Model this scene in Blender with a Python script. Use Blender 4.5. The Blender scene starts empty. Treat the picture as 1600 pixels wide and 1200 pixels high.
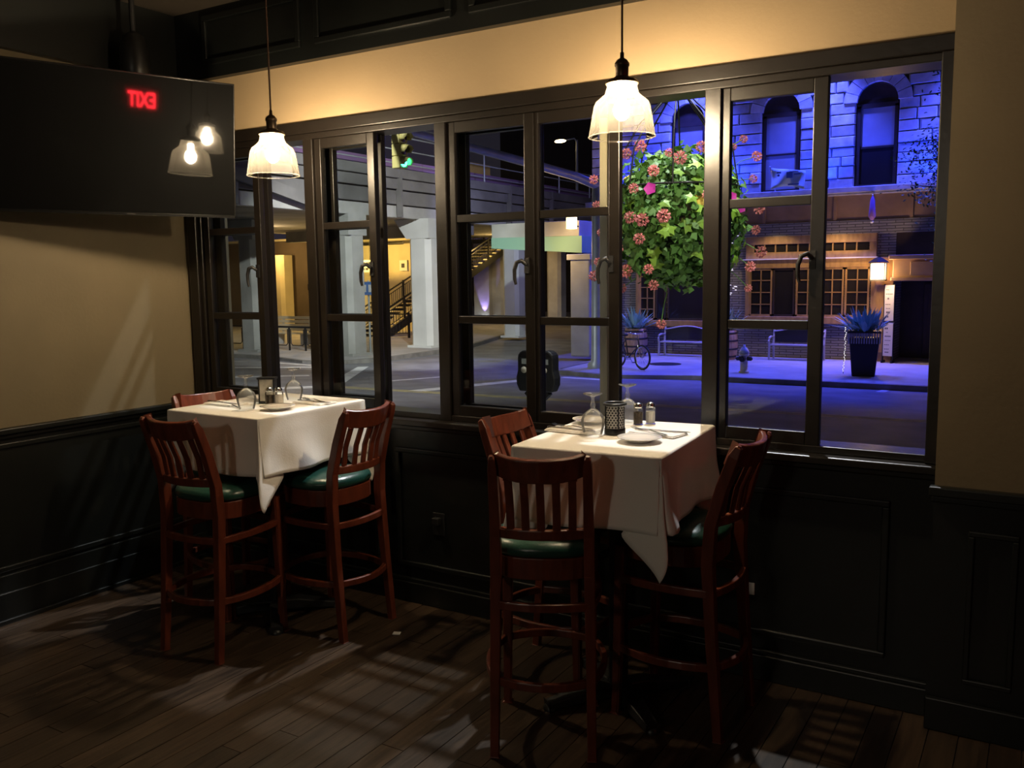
import bpy, math, random
from mathutils import Vector, Matrix, noise as mnoise
S = bpy.context.scene
COL = S.collection
PI = math.pi
rnd = random.Random(7)

# ------------------------------------------------------------------ camera, world, exposure, lights
def make_camera():
    yaw, pit, rol = math.radians(31.18), math.radians(-6.9), math.radians(-0.76)
    f = Vector((-math.sin(yaw)*math.cos(pit), math.cos(yaw)*math.cos(pit), math.sin(pit)))
    r = Vector((math.cos(yaw), math.sin(yaw), 0)); u = r.cross(f)
    r2 = math.cos(rol)*r+math.sin(rol)*u; u2 = -math.sin(rol)*r+math.cos(rol)*u
    cd = bpy.data.cameras.new('camera'); cd.sensor_width = 36; cd.lens = 1383/1600*36
    cd.clip_start = .05; cd.clip_end = 300
    o = bpy.data.objects.new('camera', cd); COL.objects.link(o)
    m = Matrix((r2, u2, -f)).transposed().to_4x4(); m.translation = (4.311, -3.496, 1.65)
    o.matrix_world = m; S.camera = o
make_camera()
S.view_settings.view_transform = 'Standard'; S.view_settings.look = 'None'
S.view_settings.gamma = 1; S.view_settings.use_curve_mapping = False
S.view_settings.exposure = 1.0
W = bpy.data.worlds.new('night_sky'); S.world = W; W.use_nodes = True
W.node_tree.nodes['Background'].inputs[0].default_value = (.010, .0085, .013, 1)
W.node_tree.nodes['Background'].inputs[1].default_value = 1.0

BULB = 530.0          # pendant bulb emission
def light(kind, name, loc, energy, color, size=.1, target=None, spot=None, blend=.5, sy=None):
    d = bpy.data.lights.new(name, kind); d.energy = energy; d.color = color
    if kind == 'AREA':
        d.size = size
        if sy: d.shape = 'RECTANGLE'; d.size_y = sy
    else: d.shadow_soft_size = size
    if kind == 'SPOT': d.spot_size = math.radians(spot); d.spot_blend = blend
    o = bpy.data.objects.new(name, d); COL.objects.link(o); o.location = loc
    if target is not None:
        o.rotation_euler = (Vector(target)-Vector(loc)).to_track_quat('-Z', 'Y').to_euler()
    return o
# street lamp above the roadway (throws the window pattern on the floor)
light('SPOT', 'street_lamp_light', (2.10, 3.0, 6.88), 850, (.96, .97, 1.0), .07, (1.4, 0.0, 0.0), 120, .6)
light('SPOT', 'street_lamp_light', (-9.0, 7.5, 7.0), 950, (.97, .97, .95), .2, (-10.5, 12.5, -.8), 96, .6)
light('SPOT', 'street_lamp_light', (-6.5, 12.6, 6.2), 2600, (.95, .97, .96), .12, (-15.6, 20.5, .8), 62, .5)
# blue architectural floodlights: uplights on the ledge of the stone building, downlights for its pavement
for x in (-6.9, -4.0, -1.3, 1.4, 3.2):
    light('SPOT', 'blue_uplight', (x, 22.55, 4.25), 75, (.006, .035, 1.0), .08, (x, 23.5, 6.6), 150, .6)
for x in (-5.2, -1.4, 2.6):
    light('SPOT', 'blue_downlight', (x, 22.3, 8.8), 2300, (.06, .08, 1.0), .15, (x, 21.0, -1), 84, .7)
for x in (-5.6, -2.6, -.9):
    light('SPOT', 'soffit_lamp_light', (x, 22.2, 3.0), 34, (1.0, .66, .34), .05, (x, 23.3, .6), 110, .6)
# added spot without a real lamp, brightens the room side of the flower basket
light('SPOT', 'basket_fill_light', (3.3, .45, 3.5), 95, (1.0, .95, .80), .08, (2.05, 2.4, 2.0), 44, .5)
light('SPOT', 'blue_downlight', (-9.6, 24.0, 5.0), 420, (.5, .45, 1.0), .2, (-14.5, 27, 4.6), 100, .6)
light('SPOT', 'blue_downlight', (-8.5, 27.0, 6.0), 260, (.25, .2, 1.0), .2, (-9.5, 24, -1), 110, .6)
# warm lamps below the viaduct
light('POINT', 'underpass_lamp_light', (-23.2, 27.2, 2.9), 330, (1.0, .62, .16), .15)
light('POINT', 'underpass_lamp_light', (-19.0, 34.5, 3.0), 190, (1.0, .60, .2), .15)
light('POINT', 'underpass_lamp_light', (-28.9, 28.2, 2.9), 90, (1.0, .62, .2), .15)
light('POINT', 'underpass_lamp_light', (-22.0, 21.8, 3.1), 40, (1.0, .7, .35), .15)
light('SPOT', 'violet_flood_light', (-22.5, 37.75, -.55), 160, (.45, .3, 1.0), .05, (-22.5, 38.3, 2.2), 46, .4)
# unseen fill light added behind the camera to brighten the cloth sides
light('POINT', 'room_fill_light', (3.0, -5.7, 2.3), 20, (1.0, .86, .68), .15)

# ------------------------------------------------------------------ materials
MATS = {}
def mat(name, col, rough=.5, metal=0, noise=None, bump=None, coat=0, rand=0, spec=.5, emit=None, estr=0, stretch=None, sheen=0):
    m = bpy.data.materials.new(name); m.use_nodes = True; nt = m.node_tree; N = nt.nodes; Lk = nt.links
    b = N['Principled BSDF']
    b.inputs['Base Color'].default_value = (*col, 1); b.inputs['Roughness'].default_value = rough
    b.inputs['Metallic'].default_value = metal; b.inputs['Coat Weight'].default_value = coat
    b.inputs['Coat Roughness'].default_value = .12; b.inputs['Specular IOR Level'].default_value = spec
    if sheen: b.inputs['Sheen Weight'].default_value = sheen
    vec = None
    if noise or bump:
        g = N.new('ShaderNodeNewGeometry'); mp = N.new('ShaderNodeMapping')
        Lk.new(g.outputs['Position'], mp.inputs['Vector'])
        if stretch: mp.inputs['Scale'].default_value = stretch
        vec = mp.outputs['Vector']
    out = None
    if noise:
        sc, amt = noise
        n = N.new('ShaderNodeTexNoise'); n.inputs['Scale'].default_value = sc; n.inputs['Detail'].default_value = 5
        Lk.new(vec, n.inputs['Vector'])
        mr = N.new('ShaderNodeMapRange'); mr.inputs[1].default_value = .3; mr.inputs[2].default_value = .7
        mr.inputs[3].default_value = 1-amt; mr.inputs[4].default_value = 1+amt
        Lk.new(n.outputs['Fac'], mr.inputs[0]); out = mr.outputs[0]
    if rand:
        oi = N.new('ShaderNodeObjectInfo'); mr2 = N.new('ShaderNodeMapRange')
        mr2.inputs[3].default_value = 1-rand; mr2.inputs[4].default_value = 1+rand
        Lk.new(oi.outputs['Random'], mr2.inputs[0])
        if out:
            mu = N.new('ShaderNodeMath'); mu.operation = 'MULTIPLY'
            Lk.new(out, mu.inputs[0]); Lk.new(mr2.outputs[0], mu.inputs[1]); out = mu.outputs[0]
        else: out = mr2.outputs[0]
    if out:
        vm = N.new('ShaderNodeVectorMath'); vm.operation = 'SCALE'; vm.inputs[0].default_value = col
        Lk.new(out, vm.inputs['Scale']); Lk.new(vm.outputs[0], b.inputs['Base Color'])
    if bump:
        sc, st = bump
        n2 = N.new('ShaderNodeTexNoise'); n2.inputs['Scale'].default_value = sc; n2.inputs['Detail'].default_value = 4
        Lk.new(vec, n2.inputs['Vector'])
        bp = N.new('ShaderNodeBump'); bp.inputs['Strength'].default_value = st; bp.inputs['Distance'].default_value = .02
        Lk.new(n2.outputs['Fac'], bp.inputs['Height']); Lk.new(bp.outputs[0], b.inputs['Normal'])
    if emit:
        b.inputs['Emission Color'].default_value = (*emit, 1); b.inputs['Emission Strength'].default_value = estr
    MATS[name] = m
    return m
def glass(name, tint=(1, 1, 1), ior=1.45, haze=0.0, hazecol=(1, 1, 1), rough=0.0):
    m = bpy.data.materials.new(name); m.use_nodes = True; nt = m.node_tree; N = nt.nodes; Lk = nt.links
    N.remove(N['Principled BSDF']); o = N['Material Output']
    t = N.new('ShaderNodeBsdfTransparent'); t.inputs[0].default_value = (*tint, 1)
    g = N.new('ShaderNodeBsdfGlossy'); g.inputs['Roughness'].default_value = rough
    fr = N.new('ShaderNodeFresnel'); fr.inputs[0].default_value = ior
    mx = N.new('ShaderNodeMixShader'); Lk.new(fr.outputs[0], mx.inputs[0]); Lk.new(t.outputs[0], mx.inputs[1]); Lk.new(g.outputs[0], mx.inputs[2])
    last = mx
    if haze:
        d = N.new('ShaderNodeBsdfTranslucent'); d.inputs[0].default_value = (*hazecol, 1)
        m2 = N.new('ShaderNodeMixShader'); m2.inputs[0].default_value = haze
        Lk.new(mx.outputs[0], m2.inputs[1]); Lk.new(d.outputs[0], m2.inputs[2]); last = m2
    Lk.new(last.outputs[0], o.inputs[0]); MATS[name] = m
    return m
def courses(name, c1, c2, mortar, sx, sy, ms, rough=.9, bstr=.6):
    """thin stone courses (brick texture on world XZ), colour and relief"""
    m = bpy.data.materials.new(name); m.use_nodes = True; nt = m.node_tree; N = nt.nodes; Lk = nt.links
    b = N['Principled BSDF']; b.inputs['Roughness'].default_value = rough
    g = N.new('ShaderNodeNewGeometry'); sp = N.new('ShaderNodeSeparateXYZ'); cb = N.new('ShaderNodeCombineXYZ')
    Lk.new(g.outputs['Position'], sp.inputs[0]); ad = N.new('ShaderNodeMath'); Lk.new(sp.outputs[0], ad.inputs[0]); Lk.new(sp.outputs[1], ad.inputs[1])
    Lk.new(ad.outputs[0], cb.inputs[0]); Lk.new(sp.outputs[2], cb.inputs[1])
    nz = N.new('ShaderNodeTexNoise'); nz.inputs['Scale'].default_value = 6; Lk.new(g.outputs['Position'], nz.inputs['Vector'])
    va = N.new('ShaderNodeVectorMath'); va.operation = 'MULTIPLY_ADD'; va.inputs[1].default_value = (.05, .02, 0)
    Lk.new(nz.outputs['Color'], va.inputs[0]); Lk.new(cb.outputs[0], va.inputs[2])
    br = N.new('ShaderNodeTexBrick'); br.inputs['Scale'].default_value = 1
    br.inputs['Brick Width'].default_value = sx; br.inputs['Row Height'].default_value = sy; br.inputs['Mortar Size'].default_value = ms
    br.inputs['Color1'].default_value = (*c1, 1); br.inputs['Color2'].default_value = (*c2, 1); br.inputs['Mortar'].default_value = (*mortar, 1)
    Lk.new(va.outputs[0], br.inputs['Vector']); Lk.new(br.outputs['Color'], b.inputs['Base Color'])
    bp = N.new('ShaderNodeBump'); bp.inputs['Strength'].default_value = bstr; bp.inputs['Distance'].default_value = .02; bp.invert = True
    Lk.new(br.outputs['Fac'], bp.inputs['Height']); Lk.new(bp.outputs[0], b.inputs['Normal']); MATS[name] = m
    return m
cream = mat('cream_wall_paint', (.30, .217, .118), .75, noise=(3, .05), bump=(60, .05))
dim_cream = mat('dimmed_cream_wall_paint', (.155, .122, .068), .75, noise=(3, .06), bump=(60, .05))  # cream darkened so the dimmer light on these walls sits in the colour
dark = mat('black_green_wood_paint', (.0055, .0065, .006), .36, noise=(4, .15), bump=(40, .03))
framep = mat('black_brown_frame_paint', (.008, .006, .0045), .33, noise=(6, .15), bump=(30, .03))
ceilm = mat('dark_brown_ceiling_paint', (.045, .035, .025), .6, noise=(3, .1))
plankm = mat('dark_oak_plank', (.044, .028, .017), .34, noise=(3.5, .5), rand=.3, stretch=(14, 1.2, 1), bump=(6, .08))
wood = mat('mahogany_stained_wood', (.125, .028, .013), .36, noise=(8, .3), stretch=(4, 4, 1), coat=.12)
vinyl = mat('dark_green_vinyl', (.014, .060, .044), .30, noise=(5, .12), bump=(90, .06))
cloth = mat('white_table_linen', (.88, .85, .78), .85, noise=(4, .04), bump=(160, .06), sheen=.2)
china = mat('white_china', (.80, .76, .70), .15, coat=.4)
napkinm = mat('white_napkin_linen', (.82, .78, .72), .9, bump=(120, .08))
steel = mat('polished_cutlery_steel', (.55, .53, .5), .18, 1)
chrome = mat('shaker_cap_steel', (.7, .69, .66), .15, 1)
blackm = mat('black_metal', (.012, .012, .012), .4, noise=(20, .2))
ironm = mat('black_cast_iron', (.010, .010, .011), .5, bump=(50, .15))
mesh_m = mat('pierced_silver_metal', (.60, .57, .50), .4, .15)
pepper = mat('ground_pepper', (.10, .075, .05), .9, noise=(200, .6))
salt = mat('white_salt', (.75, .72, .66), .9, noise=(200, .1))
cardm = mat('cream_card', (.45, .42, .34), .6, noise=(18, .5))
tvscreen = mat('black_glossy_screen', (.004, .004, .004), .035, spec=.9)
tvplastic = mat('black_gloss_plastic', (.006, .006, .006), .18)
bronze = mat('dark_bronze_lamp_metal', (.075, .05, .03), .38, .7)
cordm = mat('brown_fabric_cord', (.05, .022, .01), .7)
bulbm = mat('lit_bulb', (1, .8, .5), .5, emit=(1.0, .78, .50), estr=BULB)
shadeg = glass('clear_shade_glass', (.98, .97, .96), 1.35, .02, (1, .93, .8))
paneg = glass('window_glass', (.80, .83, .82), 1.5)
goblet_g = glass('drinking_glass', (.97, .97, .96), 1.22, .07, (1, .97, .9))
redled = mat('red_lit_letter', (.3, 0, 0), .5, emit=(1, .02, .03), estr=14)
white_p = mat('white_plastic', (.6, .6, .58), .5)
paperm = mat('white_paper', (.75, .73, .7), .9)
# outdoors
asphalt = mat('asphalt', (.17, .17, .18), .75, noise=(1.2, .25), bump=(60, .2))
paving = mat('concrete_paving', (.36, .35, .34), .85, noise=(1.5, .15), bump=(30, .1))
kerbm = mat('kerb_stone', (.20, .19, .17), .9, noise=(3, .25))
paintw = mat('white_road_paint', (.62, .62, .60), .8, noise=(5, .25))
painty = mat('yellow_road_paint', (.42, .36, .16), .8, noise=(5, .3))
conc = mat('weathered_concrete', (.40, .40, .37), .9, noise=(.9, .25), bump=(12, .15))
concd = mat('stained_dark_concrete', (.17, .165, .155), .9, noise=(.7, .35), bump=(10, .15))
concw = mat('pale_painted_concrete', (.62, .64, .60), .85, noise=(.8, .12))
stonem = mat('rough_limestone', (.55, .55, .52), .9, noise=(3, .25), rand=.22, bump=(7, .6))
ledgest = courses('thin_ledgestone', (.30, .30, .27), (.22, .22, .20), (.09, .09, .08), .42, .075, .012)
backm = mat('grey_mortar', (.20, .20, .19), .95)  # even grey showing in the joints between the stones
oak = mat('golden_oak_trim', (.36, .22, .075), .55, noise=(3, .25), stretch=(3, 3, 1))
brownst = mat('tan_fascia_board', (.34, .22, .11), .7, noise=(2, .2))
darkglass = mat('dark_window_glass', (.02, .018, .018), .06, spec=.6)
blindm = mat('grey_blind', (.34, .34, .33), .8, noise=(2, .1))
doorm = mat('dark_door_wood', (.035, .022, .014), .5, noise=(3, .3))
benchm = mat('blue_grey_bench_metal', (.42, .42, .46), .45)
barrelm = mat('barrel_oak', (.36, .24, .15), .75, noise=(3, .3), stretch=(8, 8, 1))
plantb = mat('blue_green_agave', (.22, .42, .36), .55, rand=.25)
plantg = mat('grey_green_leaf', (.26, .36, .22), .6, rand=.25)
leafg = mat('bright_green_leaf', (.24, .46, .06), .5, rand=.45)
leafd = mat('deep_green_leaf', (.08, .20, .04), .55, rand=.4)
leafy = mat('yellow_leaf', (.70, .55, .09), .5, rand=.2)
pinkf = mat('coral_pink_petal', (.85, .30, .30), .6, rand=.25)
magf = mat('magenta_petal', (.60, .04, .42), .6, rand=.2)
tireg = mat('tyre_rubber', (.02, .02, .02), .7)
hydm = mat('hydrant_cream_paint', (.55, .50, .38), .5, noise=(8, .2))
yelbox = mat('signal_yellow_paint', (.62, .58, .20), .5)
greenlit = mat('lit_green_lens', (.0, .4, .3), .3, emit=(.05, 1.0, .72), estr=5)
lensoff = mat('unlit_lens', (.05, .02, .015), .3)
galv = mat('galvanised_steel', (.42, .46, .46), .45, .3, noise=(3, .15))
signw = mat('white_sign_face', (.72, .72, .68), .6)
signt = mat('dark_sign_print', (.04, .04, .05), .7)
signb = mat('blue_sign_face', (.10, .22, .55), .5)
lanternm = mat('lit_lantern_glass', (1, .7, .4), .5, emit=(1, .62, .28), estr=5.5)
lampglow = mat('lit_sodium_lamp', (1, .8, .5), .5, emit=(1, .72, .32), estr=12)
tinybulb = mat('lit_string_bulb', (1, 1, 1), .5, emit=(1, .93, .82), estr=.55)
whiteglow = mat('lit_white_lamp', (1, 1, 1), .5, emit=(.85, .85, 1), estr=9)
flagm = mat('pale_blue_flag', (.55, .75, .78), .8)
flagp = mat('flag_blue_print', (.08, .16, .40), .8)
pennm = mat('violet_pennant', (.28, .14, .36), .7)
greenpan = mat('green_awning_stripe', (.26, .46, .34), .7)
purpm = mat('violet_parapet_paint', (.22, .13, .26), .7)
yellowc = mat('yellow_shelter_panel', (.62, .42, .12), .7)
wallyel = mat('cream_underpass_wall', (.62, .55, .36), .85, noise=(1, .12))
wallbr = mat('brown_underpass_wall', (.10, .075, .055), .85, noise=(1, .15))
barkm = mat('grey_bark', (.10, .085, .07), .9, noise=(10, .3))
beigep = mat('beige_stile', (.42, .36, .24), .6)  # beige, paler than the other sash frames

# ------------------------------------------------------------------ mesh builder
class MB:
    def __init__(s): s.v = []; s.f = []; s.sm = []
    def add(s, vs, fs, smooth=False):
        o = len(s.v); s.v += [tuple(v) for v in vs]
        for f in fs: s.f.append([i+o for i in f]); s.sm.append(smooth)
        return s
    def box(s, x0, x1, y0, y1, z0, z1):
        vs = [(x0,y0,z0),(x1,y0,z0),(x1,y1,z0),(x0,y1,z0),(x0,y0,z1),(x1,y0,z1),(x1,y1,z1),(x0,y1,z1)]
        return s.add(vs, [(0,3,2,1),(4,5,6,7),(0,1,5,4),(1,2,6,5),(2,3,7,6),(3,0,4,7)])
    def obox(s, c, sz, rz=0, rx=0, ry=0):
        m = Matrix.Translation(c) @ Matrix.Rotation(rz,4,'Z') @ Matrix.Rotation(ry,4,'Y') @ Matrix.Rotation(rx,4,'X')
        a, b, d = sz[0]/2, sz[1]/2, sz[2]/2
        t = MB().box(-a,a,-b,b,-d,d)
        return s.add([m @ Vector(v) for v in t.v], t.f)
    def bar(s, p, q, w, h, up=(0,0,1)):
        return s.sweep([p, q], w, h, up)
    def sweep(s, pts, w, h, up=(0,0,1), smooth=False):
        """rectangular section swept along pts; w across, h along up; w/h scalars or lists"""
        pts = [Vector(p) for p in pts]; n = len(pts); vs = []; up = Vector(up)
        for i, p in enumerate(pts):
            d = (pts[min(i+1,n-1)]-pts[max(i-1,0)]).normalized()
            r = d.cross(up)
            if r.length < 1e-5: r = d.cross(Vector((0,1,0)))
            r.normalize(); u = r.cross(d)
            ww = w[i] if isinstance(w,(list,tuple)) else w; hh = h[i] if isinstance(h,(list,tuple)) else h
            vs += [p-r*ww/2-u*hh/2, p+r*ww/2-u*hh/2, p+r*ww/2+u*hh/2, p-r*ww/2+u*hh/2]
        fs = []
        for i in range(n-1):
            a = i*4; b = a+4
            for k in range(4): fs.append((a+k, b+k, b+(k+1)%4, a+(k+1)%4))
        fs = [tuple(reversed(f)) for f in fs]
        fs += [(0,1,2,3), tuple(reversed((n*4-4,n*4-3,n*4-2,n*4-1)))]
        return s.add(vs, fs, smooth)
    def tube(s, pts, r, n=8, caps=True, closed=False):
        pts = [Vector(p) for p in pts]; m = len(pts); vs = []; prev = None
        for i, p in enumerate(pts):
            if closed: d = (pts[(i+1)%m]-pts[i-1]).normalized()
            else: d = (pts[min(i+1,m-1)]-pts[max(i-1,0)]).normalized()
            if prev is None:
                a = d.orthogonal().normalized()
            else:
                a = prev-d*prev.dot(d)
                a = a.normalized() if a.length > 1e-6 else d.orthogonal().normalized()
            prev = a; b = d.cross(a)
            rr = r[i] if isinstance(r,(list,tuple)) else r
            for k in range(n):
                t = 2*PI*k/n; vs.append(p+a*math.cos(t)*rr+b*math.sin(t)*rr)
        fs = []
        for i in range(m if closed else m-1):
            a0 = i*n; b0 = ((i+1)%m)*n
            for k in range(n): fs.append((a0+k, a0+(k+1)%n, b0+(k+1)%n, b0+k))
        s.add(vs, fs, True)
        if caps and not closed:
            s.add(vs[:n], [tuple(reversed(range(n)))]); s.add(vs[-n:], [tuple(range(n))])
        return s
    def cyl(s, p, q, r0, r1=None, n=12): return s.tube([p, q], [r0, r0 if r1 is None else r1], n)
    def lathe(s, prof, c=(0,0,0), n=20, ax=None, smooth=True):
        """profile of (r,z) about z at c"""
        vs = []; c = Vector(c)
        R = Vector((0,0,1)).rotation_difference(Vector(ax)).to_matrix() if ax else None
        for r, z in prof:
            for k in range(n):
                t = 2*PI*k/n; p = Vector((r*math.cos(t), r*math.sin(t), z))
                if R: p = R @ p
                vs.append(c+p)
        fs = []
        for i in range(len(prof)-1):
            for k in range(n):
                fs.append((i*n+k, i*n+(k+1)%n, (i+1)*n+(k+1)%n, (i+1)*n+k))
        s.add(vs, fs, smooth)
        if prof[0][0] > 1e-4: s.add(vs[:n], [tuple(reversed(range(n)))])
        if prof[-1][0] > 1e-4: s.add(vs[-n:], [tuple(range(n))])
        return s
    def shell(s, prof, c=(0,0,0), n=28):
        """open lathe surface (no caps)"""
        vs = []; c = Vector(c)
        for r, z in prof:
            for k in range(n):
                t = 2*PI*k/n; vs.append(c+Vector((r*math.cos(t), r*math.sin(t), z)))
        fs = [(i*n+k, i*n+(k+1)%n, (i+1)*n+(k+1)%n, (i+1)*n+k) for i in range(len(prof)-1) for k in range(n)]
        return s.add(vs, fs, True)
    def ball(s, c, r, n=12, m=8, sc=(1,1,1)):
        vs = []; c = Vector(c)
        for i in range(m+1):
            a = -PI/2+PI*i/m
            for k in range(n):
                t = 2*PI*k/n
                vs.append(c+Vector((r*sc[0]*math.cos(a)*math.cos(t), r*sc[1]*math.cos(a)*math.sin(t), r*sc[2]*math.sin(a))))
        fs = [(i*n+k, i*n+(k+1)%n, (i+1)*n+(k+1)%n, (i+1)*n+k) for i in range(m) for k in range(n)]
        return s.add(vs, fs, True)
    def prism(s, poly, a, b, axis='z', smooth=False):
        """2-D polygon (ccw) extruded from a to b along an axis"""
        f = {'z': lambda u,v,w: (u,v,w), 'y': lambda u,v,w: (u,w,v), 'x': lambda u,v,w: (w,u,v)}[axis]
        n = len(poly); vs = [f(u,v,a) for u,v in poly]+[f(u,v,b) for u,v in poly]
        fs = [tuple(reversed(range(n))), tuple(range(n,2*n))]+[(i,(i+1)%n,n+(i+1)%n,n+i) for i in range(n)]
        if axis == 'y': fs = [tuple(reversed(q)) for q in fs]
        return s.add(vs, fs, smooth)
    def quad(s, *p): return s.add(p, [tuple(range(len(p)))])
    def mesh(s, name):
        me = bpy.data.meshes.new(name); me.from_pydata(s.v, [], s.f)
        me.polygons.foreach_set('use_smooth', s.sm); me.update(); return me
def obj(name, mb, m, parent=None, bevel=0, origin=None, mods=None):
    """one mesh object; top-level ones get their origin at their base"""
    if isinstance(mb, MB):
        if parent is None:
            xs = [v[0] for v in mb.v]; ys = [v[1] for v in mb.v]; zs = [v[2] for v in mb.v]
            o0 = origin or ((min(xs)+max(xs))/2, (min(ys)+max(ys))/2, min(zs))
            mb.v = [(x-o0[0], y-o0[1], z-o0[2]) for x, y, z in mb.v]
        me = mb.mesh(name)
    else: me = mb; o0 = origin or (0,0,0)
    if m is not None and not me.materials: me.materials.append(m)
    o = bpy.data.objects.new(name, me); COL.objects.link(o)
    if parent is None: o.location = o0
    else: o.parent = parent
    if bevel:
        b = o.modifiers.new('bevel', 'BEVEL'); b.width = bevel; b.segments = 2; b.limit_method = 'ANGLE'; b.angle_limit = math.radians(40)
    return o
def tag(o, label, cat, group=None, kind=None):
    o['label'] = label; o['category'] = cat
    if group: o['group'] = group
    if kind: o['kind'] = kind
    return o
def thing(name, label, cat, loc=(0,0,0), rz=0, group=None, kind=None):
    o = bpy.data.objects.new(name, None); COL.objects.link(o); o.location = loc; o.rotation_euler = (0,0,rz)
    o.empty_display_size = .1
    return tag(o, label, cat, group, kind)
def dup(root, loc, rz, label):
    r = root.copy(); COL.objects.link(r); r.location = loc; r.rotation_euler = (0,0,rz); r['label'] = label
    for ch in [c for c in ALL() if c.parent == root]:
        c = ch.copy(); COL.objects.link(c); c.parent = r
        for g in [c2 for c2 in ALL() if c2.parent == ch]:
            d = g.copy(); COL.objects.link(d); d.parent = c
    return r
def ALL(): return list(COL.objects)
def struct(name, mb, m, label, cat, bevel=0):
    return tag(obj(name, mb, m, None, bevel, origin=(0,0,0)), label, cat, kind='structure')
def piece(name, me, parent, loc, rot=(0,0,0), sc=(1,1,1), m=None):
    o = bpy.data.objects.new(name, me); COL.objects.link(o); o.parent = parent
    o.location = loc; o.rotation_euler = rot; o.scale = sc
    return o
def unit_box(name, m, bev=.06):
    """bevelled-looking block of 1x1x1 (chamfered front, -y side)"""
    c = bev
    b = MB(); vs = [(-.5,.5,-.5),(.5,.5,-.5),(.5,.5,.5),(-.5,.5,.5),
                    (-.5,-.3,-.5),(.5,-.3,-.5),(.5,-.3,.5),(-.5,-.3,.5),
                    (-.5+c,-.5,-.5+c*1.5),(.5-c,-.5,-.5+c*1.5),(.5-c,-.5,.5-c*1.5),(-.5+c,-.5,.5-c*1.5)]
    fs = [(0,1,2,3)]
    for k in range(4):
        fs.append((k, 4+k, 4+(k+1)%4, (k+1)%4)); fs.append((4+k, 8+k, 8+(k+1)%4, 4+(k+1)%4))
    fs.append((8,9,10,11))
    b.add(vs, [tuple(f) for f in fs]); me = b.mesh(name); me.materials.append(m); return me

# ================================================================== ROOM SHELL
FZ = 0.0
# floor with its planks
fl = struct('floor', MB().box(-.2, 6.0, -6.2, .2, -.12, -.02), plankm, 'dark stained oak plank floor of the dining room', 'floor')
pm = MB().box(-.5,.5,-.5,.5,-.5,.5); pm.sm = [False]*len(pm.sm); pme = pm.mesh('plank'); pme.materials.append(plankm)
x = -.0; k = 0
while x < 5.2:
    w = .098; y = -.02-rnd.random()*.9; y1 = .0
    first = True
    yy = 0.0
    while yy > -3.3 and k < 300:
        L = rnd.uniform(.7, 1.5) if not first else rnd.uniform(.3, 1.2); first = False
        a = max(yy-L, -3.4)
        piece('plank', pme, fl, (x+w/2, (yy+a)/2, -.0085+rnd.uniform(-.0012,.0)), (0,rnd.uniform(-.004,.004),0), (w-.003, yy-a-.003, .017)); k += 1
        yy = a
    x += w
rest = MB().box(-.1, 5.9, -6.1, -3.4, -.02, -.001); rest.box(5.2, 5.9, -3.4, 0, -.02, -.001)
r_ = obj('plank_field', rest, plankm, fl); r_['kind'] = 'stuff'
struct('ceiling', MB().box(-.2, 6.0, -6.2, .3, 3.12, 3.25), ceilm, 'dark brown painted ceiling', 'ceiling')

# left wall
wl = struct('wall_left', MB().box(-.2, 0, -6.2, .3, .93, 3.12), dim_cream, 'cream wall behind the television, dimmed in its paint colour', 'wall')
ws = obj('wainscot', MB().box(-.2, .002, -6.2, .0, -.02, .93), dark, wl)
for a, b in ((-1.62, -.05), (-3.3, -1.75)):
    f = MB()
    for z0, z1, y0, y1 in ((.25,.275,a,b),(.855,.88,a,b)): f.box(.002,.016,y0,y1,z0,z1)
    for y0 in (a, b-.03): f.box(.002,.016,y0,y0+.03,.275,.855)
    obj('panel_moulding', f, dark, wl, .004)
struct('trim_1', MB().box(0,.045,-6.2,-.02,.925,.955).box(0,.022,-6.2,-.02,.90,.925), dark, 'dark glossy chair rail along the left wall', 'chair rail', .006)
struct('baseboard_left', MB().box(0,.022,-6.2,0,0,.235).box(.022,.034,-6.2,0,.0,.15).box(.034,.05,-6.2,0,0,.022), dark, 'tall stepped dark baseboard on the left wall', 'baseboard', .004)
struct('trim_2', MB().box(0,.085,-1.75,-1.30,0,.13).box(0,.065,-1.73,-1.32,.13,.9), dark, 'dark pilaster plinth on the left wall at the photo edge', 'pilaster', .006)
# frieze (dark panelling above the cream band)
fr = struct('trim_3', MB().box(.0, 4.0, -.045, .0, 2.755, 3.12), dark, 'dark panelled frieze above the windows', 'frieze')
for a, b in ((.28,1.0),(1.1,1.93),(2.03,2.95),(3.05,3.95)):
    f = MB()
    f.box(a,b,-.062,-.045,2.82,2.85); f.box(a,b,-.062,-.045,3.05,3.08); f.box(a,a+.03,-.062,-.045,2.85,3.05); f.box(b-.03,b,-.062,-.045,2.85,3.05)
    obj('panel_moulding', f, dark, fr, .004)
struct('trim_4', MB().box(0,.045,-6.2,-.045,2.755,3.12), dark, 'dark frieze above the television wall', 'frieze')
# window wall
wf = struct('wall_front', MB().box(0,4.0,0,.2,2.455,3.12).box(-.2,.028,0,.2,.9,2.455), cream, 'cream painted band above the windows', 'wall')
obj('wainscot', MB().box(0,4.02,.0,.2,-.9,.915), dark, wf)
for a, b in ((.12,1.38),(1.5,2.62),(2.74,3.845)):
    f = MB()
    f.box(a,b,-.016,0,.185,.21); f.box(a,b,-.016,0,.775,.80); f.box(a,a+.028,-.016,0,.21,.775); f.box(b-.028,b,-.016,0,.21,.775)
    obj('panel_moulding', f, dark, wf, .005)
struct('baseboard_front', MB().box(.05,4.0,-.03,0,0,.105).box(.05,4.0,-.022,0,.105,.125), dark, 'dark baseboard below the windows', 'baseboard', .004)
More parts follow.
